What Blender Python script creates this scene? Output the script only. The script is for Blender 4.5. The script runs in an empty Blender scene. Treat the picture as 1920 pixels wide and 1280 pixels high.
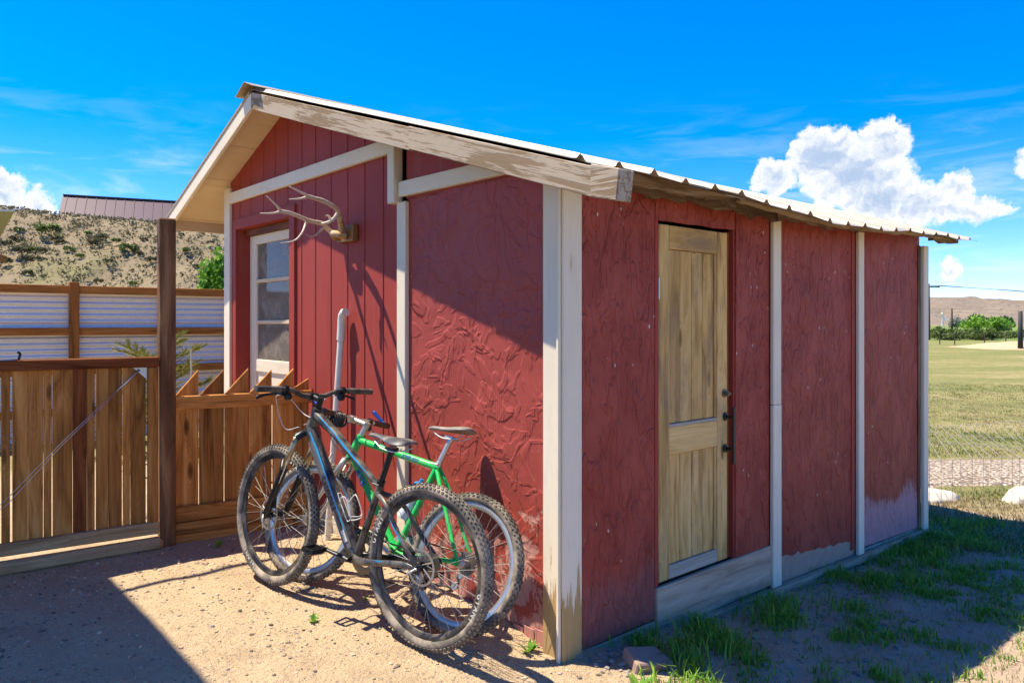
import bpy, bmesh, math, random
import numpy as np
from mathutils import Vector, Matrix, noise
R = math.radians
sc = bpy.context.scene
COL = sc.collection

# ------------------------------------------------------------------ camera, sky, sun, exposure
CAM = Vector((-2.389, -2.378, 1.43))
YAW = R(41.267)                                   # world axes follow the shed: x along its side wall, y along its gable wall
FWD = Vector((math.sin(YAW), math.cos(YAW), 0)); RGT = Vector((math.cos(YAW), -math.sin(YAW), 0))
cd = bpy.data.cameras.new('camera'); cam = bpy.data.objects.new('camera', cd); COL.objects.link(cam)
cam.location = CAM; cam.rotation_euler = (R(90), 0, -YAW)
cd.sensor_width = 36; cd.lens = 36 * 1404 / 1920; cd.shift_y = -35 / 1920; cd.clip_end = 30000; cd.clip_start = 0.05
sc.camera = cam
SUN = Vector((-0.31, 0.37, 1.0)).normalized()      # towards the sun
SUN_EL = math.asin(SUN.z)
sd = bpy.data.lights.new('sun', 'SUN'); sd.energy = 2.05; sd.angle = R(0.5); sd.color = (1.0, 0.89, 0.70)
so = bpy.data.objects.new('sun', sd); COL.objects.link(so); so.rotation_euler = SUN.to_track_quat('Z', 'Y').to_euler(); so.location = (0, 0, 30)
vs = sc.view_settings; vs.view_transform = 'Standard'; vs.look = 'None'; vs.exposure = 2.24; vs.gamma = 1; vs.use_curve_mapping = False
cy = sc.cycles; cy.max_bounces = 6; cy.diffuse_bounces = 4; cy.glossy_bounces = 2; cy.transmission_bounces = 3; cy.transparent_max_bounces = 6; cy.caustics_reflective = False; cy.caustics_refractive = False
world = bpy.data.worlds.new('World'); sc.world = world; world.use_nodes = True

def N(nt, t, **kw):
    n = nt.nodes.new(t)
    for k, v in kw.items():
        if k.startswith('i_'):
            key = k[2:]; key = int(key) if key.isdigit() else key.replace('_', ' ')
            n.inputs[key].default_value = v
        else: setattr(n, k, v)
    return n
def L(nt, a, b): nt.links.new(a, b)
def M(nt, op, a, b=None, c=None, clamp=False):
    n = nt.nodes.new('ShaderNodeMath'); n.operation = op; n.use_clamp = clamp
    for i, v in enumerate((a, b, c)):
        if v is None: continue
        if isinstance(v, (int, float)): n.inputs[i].default_value = v
        else: nt.links.new(v, n.inputs[i])
    return n.outputs[0]
def VM(nt, op, a, b=None):
    n = nt.nodes.new('ShaderNodeVectorMath'); n.operation = op
    for i, v in enumerate((a, b)):
        if v is None: continue
        if isinstance(v, (tuple, list, Vector)): n.inputs[i].default_value = tuple(v)
        else: nt.links.new(v, n.inputs[i])
    return n.outputs['Value'] if op in ('DOT_PRODUCT', 'LENGTH', 'DISTANCE') else n.outputs[0]
def MIX(nt, f, a, b, mode='MIX'):
    n = nt.nodes.new('ShaderNodeMix'); n.data_type = 'RGBA'; n.blend_type = mode; n.clamp_factor = True
    for s, v in ((n.inputs[0], f), (n.inputs[6], a), (n.inputs[7], b)):
        if isinstance(v, (int, float)): s.default_value = v
        elif isinstance(v, (tuple, list)): s.default_value = (*v[:3], 1)
        else: nt.links.new(v, s)
    return n.outputs[2]
def SS(nt, v, lo, hi):
    n = nt.nodes.new('ShaderNodeMapRange'); n.interpolation_type = 'SMOOTHSTEP'
    nt.links.new(v, n.inputs[0]); n.inputs[1].default_value = lo; n.inputs[2].default_value = hi
    return n.outputs[0]
def NOISE(nt, vec, scale, detail=5, rough=.55, dist=0., out=0):
    n = N(nt, 'ShaderNodeTexNoise'); n.inputs['Scale'].default_value = scale; n.inputs['Detail'].default_value = detail
    n.inputs['Roughness'].default_value = rough; n.inputs['Distortion'].default_value = dist
    if vec is not None: nt.links.new(vec, n.inputs['Vector'])
    return n.outputs[out]
def SCALE(nt, vec, s, off=None):
    r = VM(nt, 'MULTIPLY', vec, s)
    return VM(nt, 'ADD', r, off) if off is not None else r

def build_world():
    nt = world.node_tree; nt.nodes.clear()
    out = N(nt, 'ShaderNodeOutputWorld')
    sky = N(nt, 'ShaderNodeTexSky'); sky.sky_type = 'NISHITA'; sky.sun_disc = False
    sky.sun_elevation = SUN_EL; sky.sun_rotation = math.atan2(SUN.x, SUN.y); sky.altitude = 2600; sky.air_density = 0.85; sky.dust_density = 0.1; sky.ozone_density = 2.0
    hs = N(nt, 'ShaderNodeHueSaturation'); hs.inputs['Saturation'].default_value = 1.45; hs.inputs['Hue'].default_value = 0.524; L(nt, sky.outputs[0], hs.inputs['Color'])
    skyc = MIX(nt, 1., hs.outputs[0], (1.38, .88, .54), 'MULTIPLY')            # the photograph's warm white balance
    d = N(nt, 'ShaderNodeTexCoord').outputs['Generated']
    L(nt, VM(nt, 'NORMALIZE', VM(nt, 'ADD', d, (0, 0, .07))), sky.inputs['Vector'])   # dry high-desert air: little horizon whitening
    sep = N(nt, 'ShaderNodeSeparateXYZ'); L(nt, d, sep.inputs[0])
    deg = 180 / math.pi
    az = M(nt, 'MULTIPLY', M(nt, 'ARCTAN2', VM(nt, 'DOT_PRODUCT', d, RGT), VM(nt, 'DOT_PRODUCT', d, FWD)), deg)
    el = M(nt, 'MULTIPLY', M(nt, 'ARCSINE', sep.outputs[2]), deg)
    cmb = N(nt, 'ShaderNodeCombineXYZ'); L(nt, az, cmb.inputs[0]); L(nt, el, cmb.inputs[1])
    p = cmb.outputs[0]
    blobs = [(22.6,11.6,2.6,2.3),(19.3,10.3,1.7,1.5),(26.4,12.1,1.7,1.8),(24.6,10.2,3.8,2.2),(26.2,8.5,3.0,2.0),(22.6,8.9,1.0,1.3),(28.6,7.8,3.2,1.6),(30.8,8.7,1.2,1.45),(30.4,7.4,3.3,1.05),(32.9,7.3,1.2,.7),
             (-34.6,8.25,2.0,1.6),(-32.3,7.6,1.2,.95),(35.0,9.9,1.4,1.2),(30.44,3.5,.75,.75),
             (52,9,5,2.6),(85,8,6,2.4),(-56,8,5,2.4),(-110,8,7,2.6),(150,9,7,2.6)]
    def field(pv):
        f = None
        for a, e, rx, ry in blobs:
            q = VM(nt, 'MULTIPLY', VM(nt, 'SUBTRACT', pv, (a, e, 0)), (1 / rx, 1 / ry, 0))
            v = M(nt, 'MULTIPLY', M(nt, 'SUBTRACT', 1.0, VM(nt, 'LENGTH', q)), min(rx, ry))
            f = v if f is None else M(nt, 'SMOOTH_MAX', f, v, 0.35)
        return f
    wob = VM(nt, 'MULTIPLY', VM(nt, 'SUBTRACT', NOISE(nt, p, .55, 5, .6, 0, 1), (.5, .5, .5)), (1.9, 1.9, 0))
    wob2 = VM(nt, 'MULTIPLY', VM(nt, 'SUBTRACT', NOISE(nt, p, 2.6, 4, .6, 0, 1), (.5, .5, .5)), (.55, .55, 0))
    pw = VM(nt, 'ADD', VM(nt, 'ADD', p, wob), wob2)
    f1 = field(pw)
    n1 = NOISE(nt, pw, 1.1, 6, .62)
    n2 = NOISE(nt, VM(nt, 'ADD', pw, (-.18, .42, 0)), 1.1, 6, .62)
    alpha = SS(nt, M(nt, 'ADD', f1, M(nt, 'MULTIPLY', M(nt, 'SUBTRACT', n1, .5), 1.0)), -.06, .40)
    lit = M(nt, 'ADD', M(nt, 'MULTIPLY', M(nt, 'SUBTRACT', n1, n2), 1.45), M(nt, 'MULTIPLY', M(nt, 'SUBTRACT', .55, f1), .45))
    shade = SS(nt, M(nt, 'SUBTRACT', lit, M(nt, 'MULTIPLY', f1, .10)), -.95, .42)
    ccol = MIX(nt, shade, (.42, .54, .74), (1.0, .99, .96))
    # thin high streaks
    st = NOISE(nt, VM(nt, 'ADD', VM(nt, 'MULTIPLY', p, (.10, .55, 0)), (3.1, 7.7, 0)), 1.0, 6, .6, .6)
    lowmask = M(nt, 'MULTIPLY', SS(nt, el, 17, 6), SS(nt, el, 1.5, 5))
    streak = M(nt, 'MULTIPLY', M(nt, 'MULTIPLY', SS(nt, st, .47, .75), lowmask), .42)
    bg = N(nt, 'ShaderNodeBackground'); L(nt, skyc, bg.inputs[0]); bg.inputs[1].default_value = SKY
    cl = N(nt, 'ShaderNodeBackground'); L(nt, ccol, cl.inputs[0]); cl.inputs[1].default_value = CLOUD
    mx = N(nt, 'ShaderNodeMixShader')
    a2 = M(nt, 'MAXIMUM', alpha, streak); L(nt, a2, mx.inputs[0]); L(nt, bg.outputs[0], mx.inputs[1]); L(nt, cl.outputs[0], mx.inputs[2])
    L(nt, mx.outputs[0], out.inputs[0])
SKY = 0.15; CLOUD = 0.25
build_world()
world.cycles.sampling_method = 'MANUAL'; world.cycles.sample_map_resolution = 256

# ------------------------------------------------------------------ object helpers
WM = {}                                            # world matrix of every object we make
def link(o, mw, parent=None):
    COL.objects.link(o); WM[o.name] = mw.copy()
    if parent is not None:
        o.parent = parent; o.matrix_basis = WM[parent.name].inverted() @ mw
    else: o.matrix_basis = mw
    return o
def tag(o, label, cat=None, group=None, kind=None):
    if label: o['label'] = label
    if cat: o['category'] = cat
    if group: o['group'] = group
    if kind: o['kind'] = kind
    return o
def empty(name, loc, label=None, cat=None, group=None, mw=None):
    o = bpy.data.objects.new(name, None); o.empty_display_size = .1
    link(o, mw if mw is not None else Matrix.Translation(loc))
    return tag(o, label, cat, group)
def mesh_obj(name, me, mat, parent=None, mw=None, smooth=False):
    if mat is not None and not me.materials: me.materials.append(mat)
    if smooth: me.shade_smooth()
    o = bpy.data.objects.new(name, me)
    return link(o, mw if mw is not None else Matrix.Identity(4), parent)
def F(r, d, z=0.):                                  # metres to the right of, ahead of the standpoint
    return Vector((CAM.x, CAM.y, 0)) + RGT * r + FWD * d + Vector((0, 0, z))

class MB:
    def __init__(s): s.v = []; s.f = []
    def add(s, vs, fs):
        b = len(s.v); s.v += [tuple(v) for v in vs]; s.f += [tuple(b + i for i in f) for f in fs]
    def box(s, c, d, mw=None):
        x, y, z = c; a, b, e = d[0] / 2, d[1] / 2, d[2] / 2
        vs = [Vector((x + i * a, y + j * b, z + k * e)) for i in (-1, 1) for j in (-1, 1) for k in (-1, 1)]
        if mw: vs = [mw @ v for v in vs]
        s.add(vs, [(0, 1, 3, 2), (4, 6, 7, 5), (0, 4, 5, 1), (2, 3, 7, 6), (0, 2, 6, 4), (1, 5, 7, 3)])
    def tube(s, pts, rad, n=10, cap=True, sq=None, up=None, closed=False):
        pts = [Vector(p) for p in pts]; m = len(pts)
        if isinstance(rad, (int, float)): rad = [rad] * m
        vs = []; prev = None
        for i, p in enumerate(pts):
            if closed: t = pts[(i + 1) % m] - pts[i - 1]
            else: t = pts[min(i + 1, m - 1)] - pts[max(i - 1, 0)]
            t.normalize()
            if prev is None:
                u0 = Vector(up) if up else (Vector((0, 0, 1)) if abs(t.z) < .9 else Vector((1, 0, 0)))
            else: u0 = prev
            a = (u0 - t * u0.dot(t)).normalized(); b = t.cross(a); prev = a
            q = sq[i] if isinstance(sq, list) else (sq or (1, 1))
            for k in range(n):
                an = 2 * math.pi * k / n
                vs.append(p + a * math.cos(an) * rad[i] * q[0] + b * math.sin(an) * rad[i] * q[1])
        fs = []
        for i in range(m if closed else m - 1):
            j = (i + 1) % m
            for k in range(n): fs.append((i * n + k, i * n + (k + 1) % n, j * n + (k + 1) % n, j * n + k))
        if cap and not closed: fs += [tuple(range(n - 1, -1, -1)), tuple((m - 1) * n + k for k in range(n))]
        s.add(vs, fs)
    def lathe(s, prof, axis_o=(0, 0, 0), n=24, ax='y', closed=False):
        vs = []; m = len(prof)
        for k in range(n):
            a = 2 * math.pi * k / n
            for r, h in prof:
                c, si = math.cos(a) * r, math.sin(a) * r
                p = {'y': (c, h, si), 'z': (c, si, h), 'x': (h, c, si)}[ax]
                vs.append((p[0] + axis_o[0], p[1] + axis_o[1], p[2] + axis_o[2]))
        fs = []
        for k in range(n):
            for i in range(m if closed else m - 1):
                fs.append((k * m + i, k * m + (i + 1) % m, ((k + 1) % n) * m + (i + 1) % m, ((k + 1) % n) * m + i))
        s.add(vs, fs)
    def mesh(s, name):
        me = bpy.data.meshes.new(name); me.from_pydata(s.v, [], s.f); me.update()
        bm = bmesh.new(); bm.from_mesh(me); bmesh.ops.recalc_face_normals(bm, faces=bm.faces); bm.to_mesh(me); bm.free()
        return me
    def build(s, name, mat, parent=None, mw=None, smooth=False, auto=None):
        me = s.mesh(name); o = mesh_obj(name, me, mat, parent, mw, smooth)
        if smooth and auto: me.set_sharp_from_angle(angle=R(auto))
        return o

def frame(X, Z, o):
    X = X.normalized(); Z = (Z - X * Z.dot(X)).normalized(); Y = Z.cross(X)
    m = Matrix((X, Y, Z)).transposed().to_4x4(); m.translation = o; return m
rng = random.Random(7)
def poly(parent, name, pts, thick, grain, mat, bevel=.003, jit=0.):
    """planar outline extruded by a vector; local x runs along the grain"""
    pts = [Vector(p) for p in pts]; th = Vector(thick)
    nn = Vector()
    for i in range(len(pts)): nn += (pts[i] - pts[0]).cross(pts[(i + 1) % len(pts)] - pts[0])
    nn.normalize(); nn = nn if nn.dot(th) > 0 else -nn
    th = nn * th.length; n = nn
    c = sum(pts, Vector()) / len(pts) + th / 2
    mw = frame(Vector(grain), n, c); inv = mw.inverted()
    lp = [inv @ p for p in pts]
    bm = bmesh.new()
    t = th.length / 2
    a = [bm.verts.new((p.x + rng.uniform(-jit, jit), p.y + rng.uniform(-jit, jit), -t)) for p in lp]
    b = [bm.verts.new((p.co.x, p.co.y, t)) for p in a]
    m = len(a)
    bm.faces.new(a); bm.faces.new(b[::-1])
    for i in range(m): bm.faces.new((a[i], a[(i + 1) % m], b[(i + 1) % m], b[i]))
    bmesh.ops.recalc_face_normals(bm, faces=bm.faces)
    if bevel: bmesh.ops.bevel(bm, geom=bm.edges[:], offset=bevel, segments=1, affect='EDGES', clamp_overlap=True)
    me = bpy.data.meshes.new(name); bm.to_mesh(me); bm.free()
    return mesh_obj(name, me, mat, parent, mw)
def gslab(parent, name, yz, x0, x1, mat, grain='z', bevel=.003, jit=0.):   # outline in the gable wall's plane, from x0 to x1
    g = {'z': (0, 0, 1), 'y': (0, 1, 0)}[grain] if isinstance(grain, str) else grain
    return poly(parent, name, [(x0, y, z) for y, z in yz], (x1 - x0, 0, 0), g, mat, bevel, jit)
def gbox(parent, name, y0, y1, z0, z1, x0, x1, mat, grain='z', bevel=.003, jit=0.):
    return gslab(parent, name, [(y0, z0), (y1, z0), (y1, z1), (y0, z1)], x0, x1, mat, grain, bevel, jit)
def rslab(parent, name, xz, y0, y1, mat, grain='z', bevel=.003, jit=0.):   # outline in the side wall's plane, from y0 to y1
    g = {'z': (0, 0, 1), 'x': (1, 0, 0)}[grain] if isinstance(grain, str) else grain
    return poly(parent, name, [(x, y0, z) for x, z in xz], (0, y1 - y0, 0), g, mat, bevel, jit)
def rbox(parent, name, x0, x1, z0, z1, y0, y1, mat, grain='z', bevel=.003, jit=0.):
    return rslab(parent, name, [(x0, z0), (x1, z0), (x1, z1), (x0, z1)], y0, y1, mat, grain, bevel, jit)
def bar(parent, name, p0, p1, w, t, side, mat, bevel=.003, jit=0.):
    """board from p0 to p1, width w along 'side', thickness t across"""
    p0, p1 = Vector(p0), Vector(p1); g = (p1 - p0).normalized(); s = Vector(side); s = (s - g * s.dot(g)).normalized(); n = g.cross(s)
    a = s * (w / 2)
    return poly(parent, name, [p0 - a - n * t / 2, p1 - a - n * t / 2, p1 + a - n * t / 2, p0 + a - n * t / 2], n * t, g, mat, bevel, jit)
def text_mesh(body, size, ext=.0004, shear=0., bold=0.):
    cu = bpy.data.curves.new('letters', 'FONT'); cu.body = body; cu.size = size; cu.extrude = ext; cu.align_x = 'CENTER'; cu.align_y = 'CENTER'; cu.shear = shear; cu.offset = bold
    cu.resolution_u = 3
    o = bpy.data.objects.new('letters', cu); me = bpy.data.meshes.new_from_object(o); bpy.data.objects.remove(o); bpy.data.curves.remove(cu)
    return me
def fbm(x, y, z=0., o=4): return noise.fractal(Vector((x, y, z)), 1.0, 2.0, o)
# ------------------------------------------------------------------ materials
def newmat(name, rough=.7, metal=0., spec=.4):
    m = bpy.data.materials.new(name); m.use_nodes = True; nt = m.node_tree
    b = nt.nodes['Principled BSDF']; b.inputs['Roughness'].default_value = rough; b.inputs['Metallic'].default_value = metal
    b.inputs['Specular IOR Level'].default_value = spec
    return m, nt, b
def bump(nt, b, h, strength=.4, dist=.01):
    n = N(nt, 'ShaderNodeBump'); n.inputs['Strength'].default_value = strength; n.inputs['Distance'].default_value = dist
    prev = b.inputs['Normal'].links[0].from_socket if b.inputs['Normal'].links else None
    if prev: L(nt, prev, n.inputs['Normal'])
    L(nt, h, n.inputs['Height']); L(nt, n.outputs[0], b.inputs['Normal'])
def ocoord(nt, rnd=True):
    c = N(nt, 'ShaderNodeTexCoord').outputs['Object']
    if not rnd: return c, None
    oi = N(nt, 'ShaderNodeObjectInfo').outputs['Random']
    k = VM(nt, 'ADD', c, VM(nt, 'MULTIPLY', N_comb(nt, oi), (37., 61., 23.)))
    return k, oi
def N_comb(nt, v):
    n = N(nt, 'ShaderNodeCombineXYZ')
    for i in range(3): L(nt, v, n.inputs[i])
    return n.outputs[0]
def RAMP(nt, f, stops):
    n = N(nt, 'ShaderNodeValToRGB'); cr = n.color_ramp
    while len(cr.elements) < len(stops): cr.elements.new(.5)
    for e, (p, c) in zip(cr.elements, stops): e.position = p; e.color = (*c, 1)
    L(nt, f, n.inputs[0]); return n.outputs[0]
def wood(name, dark, mid, light, rough=.75, grain=9., var=.35, knots=True, grey=None, spec=.25, fib=.5):
    m, nt, b = newmat(name, rough, 0, spec)
    c, rnd = ocoord(nt)
    g = NOISE(nt, SCALE(nt, c, (.9, grain, grain)), 1.6, 6, .6, 1.1)
    fi = NOISE(nt, SCALE(nt, c, (3., 110., 110.)), 1., 3, .6)
    col = RAMP(nt, M(nt, 'ADD', M(nt, 'MULTIPLY', g, .75), M(nt, 'MULTIPLY', fi, .25)), [(.30, dark), (.50, mid), (.68, light)])
    if knots:
        vo = N(nt, 'ShaderNodeTexVoronoi'); vo.inputs['Scale'].default_value = 1.; L(nt, SCALE(nt, c, (2.2, 7., 7.)), vo.inputs['Vector'])
        k = SS(nt, vo.outputs['Distance'], .17, .05)
        ring = M(nt, 'MULTIPLY', M(nt, 'SINE', M(nt, 'MULTIPLY', vo.outputs['Distance'], 70.)), SS(nt, vo.outputs['Distance'], .42, .12))
        col = MIX(nt, M(nt, 'MULTIPLY', ring, .25, clamp=True), col, dark)
        col = MIX(nt, M(nt, 'MULTIPLY', k, .8), col, tuple(x * .45 for x in dark))
    if grey:
        w = SS(nt, NOISE(nt, SCALE(nt, c, (1.1, 2.6, 2.6)), 1.7, 5, .65), grey[1], grey[1] + .22)
        col = MIX(nt, M(nt, 'MULTIPLY', w, grey[2]), col, MIX(nt, fi, tuple(x * .65 for x in grey[0]), grey[0]))
    v = M(nt, 'ADD', 1 - var / 2, M(nt, 'MULTIPLY', rnd, var))
    col = MIX(nt, 1., col, N_comb(nt, v), 'MULTIPLY')
    L(nt, col, b.inputs['Base Color'])
    bump(nt, b, fi, fib, .0022); bump(nt, b, g, fib * .6, .006)
    return m
def painted(name, col, under, amt=.5, rough=.6, vert=True, speck=None, dirt=(.30, .22, .15), dirt_amt=.25, lowpeel=None, bmp=.25):
    """old paint over wood: worn patches, grime, chipped specks; grain along local x"""
    m, nt, b = newmat(name, rough, 0, .08)
    c, rnd = ocoord(nt)
    craw = N(nt, 'ShaderNodeTexCoord').outputs['Object']
    fi = NOISE(nt, SCALE(nt, c, (3., 90., 90.)), 1., 3, .6)
    ln = NOISE(nt, SCALE(nt, c, (1.2, 6., 6.)), 2., 6, .65, .6)
    bl = NOISE(nt, c, 2.2, 5, .6)
    tone = MIX(nt, M(nt, 'MULTIPLY', bl, .8), tuple(x * .82 for x in col), tuple(min(1, x * 1.16) for x in col))
    cc = MIX(nt, M(nt, 'MULTIPLY', SS(nt, M(nt, 'ADD', M(nt, 'MULTIPLY', ln, .7), M(nt, 'MULTIPLY', bl, .3)), .50, .74), dirt_amt), tone, dirt)
    wear = M(nt, 'ADD', M(nt, 'MULTIPLY', ln, .6), M(nt, 'MULTIPLY', fi, .4))
    if lowpeel:
        sp = N(nt, 'ShaderNodeSeparateXYZ'); L(nt, craw, sp.inputs[0])
        wear = M(nt, 'ADD', wear, M(nt, 'MULTIPLY', SS(nt, sp.outputs[0], lowpeel[1], lowpeel[0]), lowpeel[2]))
    mask = SS(nt, wear, 1 - amt, 1 - amt + .07)
    un = MIX(nt, fi, tuple(x * .7 for x in under), tuple(x * 1.15 for x in under))
    cc = MIX(nt, mask, cc, un)
    L(nt, cc, b.inputs['Base Color'])
    bump(nt, b, fi, bmp, .002); bump(nt, b, mask, .5, -.0015); bump(nt, b, ln, bmp, .004)
    return m
def flat(name, col, rough=.5, metal=0., spec=.5, dust=None, dscale=14., bmp=0.):
    m, nt, b = newmat(name, rough, metal, spec)
    c, rnd = ocoord(nt)
    n = NOISE(nt, c, dscale, 5, .65)
    cc = MIX(nt, n, tuple(x * .85 for x in col), tuple(min(1, x * 1.15) for x in col))
    if dust:
        dm = M(nt, 'MULTIPLY', SS(nt, n, .40, .66), dust[1]); cc = MIX(nt, dm, cc, dust[0])
        L(nt, M(nt, 'ADD', rough, M(nt, 'MULTIPLY', dm, .35)), b.inputs['Roughness'])
    L(nt, cc, b.inputs['Base Color'])
    if bmp: bump(nt, b, n, bmp, .003)
    return m
T = {}
RED = (.34, .060, .043)
T['cedar'] = wood('stained_cedar', (.10, .034, .008), (.46, .185, .042), (.64, .33, .10), .7, var=.6, spec=.12)
T['cedar_red'] = wood('reddish_stained_timber', (.07, .018, .006), (.25, .07, .018), (.36, .12, .034), .65, spec=.12, grey=((.20, .15, .11), .62, .6))
T['cedar_post'] = wood('dark_stained_post', (.035, .016, .008), (.16, .072, .030), (.34, .18, .085), .6, spec=.12, grain=7.)
T['fence_frame'] = wood('brown_fence_frame', (.11, .035, .007), (.33, .12, .026), (.44, .18, .045), .65, var=.25, spec=.12)
T['weathered'] = wood('weathered_tan_timber', (.19, .115, .05), (.46, .30, .145), (.60, .43, .23), .85, grey=((.42, .34, .25), .56, .45))
T['grey_old'] = wood('grey_split_board', (.05, .035, .028), (.15, .09, .055), (.24, .17, .12), .85, grey=((.22, .20, .18), .42, .8))
T['door_wood'] = wood('bare_pine_door', (.20, .105, .04), (.60, .37, .13), (.76, .53, .24), .8, spec=.10, grain=6., var=.25, grey=((.34, .24, .15), .50, .75), fib=.9)
T['door_grey'] = wood('sun_bleached_rail', (.26, .22, .17), (.42, .37, .30), (.52, .47, .39), .85, knots=False)
T['sill_wood'] = wood('grey_sill_timber', (.20, .13, .10), (.43, .31, .22), (.56, .43, .33), .85, var=.2)
T['rotten'] = wood('rotten_eave_timber', (.035, .02, .012), (.15, .095, .055), (.33, .25, .17), .9, grain=5, fib=1.)
T['jamb'] = wood('orange_brown_jamb', (.06, .015, .005), (.20, .058, .014), (.28, .095, .025), .6)
T['white'] = painted('old_white_paint', (.80, .71, .55), (.42, .29, .15), .36, .65)
T['white_peel'] = painted('peeling_white_paint', (.80, .71, .55), (.48, .32, .14), .37, .65, lowpeel=(-.98, -.42, .36))
T['white_grey'] = painted('greyed_white_fascia', (.46, .38, .29), (.28, .20, .125), .53, .85, dirt=(.27, .195, .12), dirt_amt=.9)
T['cream'] = painted('cream_soffit_paint', (.70, .56, .36), (.38, .26, .14), .36, .7, dirt=(.40, .28, .14), dirt_amt=.35)
T['red_trim'] = painted('red_painted_trim', RED, (.30, .16, .10), .26, .5)
T['siding'] = painted('red_painted_siding', (.35, .062, .047), (.30, .13, .09), .27, .5, dirt=(.20, .045, .038), dirt_amt=.4, bmp=.9)
T['purlin'] = wood('raw_roof_timber', (.12, .075, .04), (.33, .22, .11), (.45, .33, .19), .85)

def mat_stucco():
    m, nt, b = newmat('red_skim_coat', .5, 0, .22)
    c = N(nt, 'ShaderNodeTexCoord').outputs['Object']
    wv = VM(nt, 'ADD', c, VM(nt, 'MULTIPLY', VM(nt, 'SUBTRACT', NOISE(nt, c, 2.1, 3, .5, 0, 1), (.5, .5, .5)), (.30, .30, .30)))
    big = NOISE(nt, wv, 2.0, 3, .5)
    # trowel laps: overlapping flat passes, each ending in a crisp one-sided edge
    def lap(sc3, off, scale, det, wdt, lvl=.5): return SS(nt, NOISE(nt, SCALE(nt, wv, sc3, off), scale, det, .5, .4), lvl, lvl + wdt)
    l1 = lap((1, 1, 1), (0, 0, 0), 3.4, 2, .05); l2 = lap((.8, 1.5, 1.5), (5, 2, 9), 5.2, 2, .04, .53); l3 = lap((1.6, .8, .8), (1, 8, 3), 7.5, 2, .05, .55); l4 = lap((.45, 2.6, 2.6), (7, 3, 1), 5., 3, .05, .56)
    rid = M(nt, 'ADD', M(nt, 'ADD', M(nt, 'MULTIPLY', l1, .45), M(nt, 'MULTIPLY', l2, .35)), M(nt, 'ADD', M(nt, 'MULTIPLY', l3, .30), M(nt, 'MULTIPLY', l4, .30)))
    spy = N(nt, 'ShaderNodeSeparateXYZ'); L(nt, c, spy.inputs[0])
    comb = M(nt, 'MULTIPLY', M(nt, 'SINE', M(nt, 'MULTIPLY', spy.outputs[1], 420.)), SS(nt, NOISE(nt, SCALE(nt, c, (1.6, 2.4, 2.4), (3, 3, 7)), 2.6, 3, .6), .56, .60))
    crumb = NOISE(nt, SCALE(nt, wv, (1., 1.6, 1.6)), 22., 4, .65)
    fine = NOISE(nt, c, 60., 3, .6)
    sp = N(nt, 'ShaderNodeSeparateXYZ'); L(nt, c, sp.inputs[0])
    # paint flaked off low on the panel, in scattered pale patches
    fl = NOISE(nt, SCALE(nt, wv, (1, 1.2, 1.2)), 5.2, 7, .72, .4)
    fmask = SS(nt, M(nt, 'ADD', fl, M(nt, 'MULTIPLY', SS(nt, sp.outputs[0], -.15, -.95), .20)), .655, .69)
    col = MIX(nt, big, (.28, .047, .035), (.39, .075, .056))
    col = MIX(nt, M(nt, 'MULTIPLY', fmask, .75), col, MIX(nt, fine, (.46, .20, .16), (.58, .36, .30)))
    L(nt, col, b.inputs['Base Color'])
    bump(nt, b, fine, .2, .002); bump(nt, b, crumb, .35, .006); bump(nt, b, big, .5, .03); bump(nt, b, rid, .75, .011); bump(nt, b, comb, .35, .0022); bump(nt, b, fmask, .5, -.002)
    return m
T['stucco'] = mat_stucco()
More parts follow.
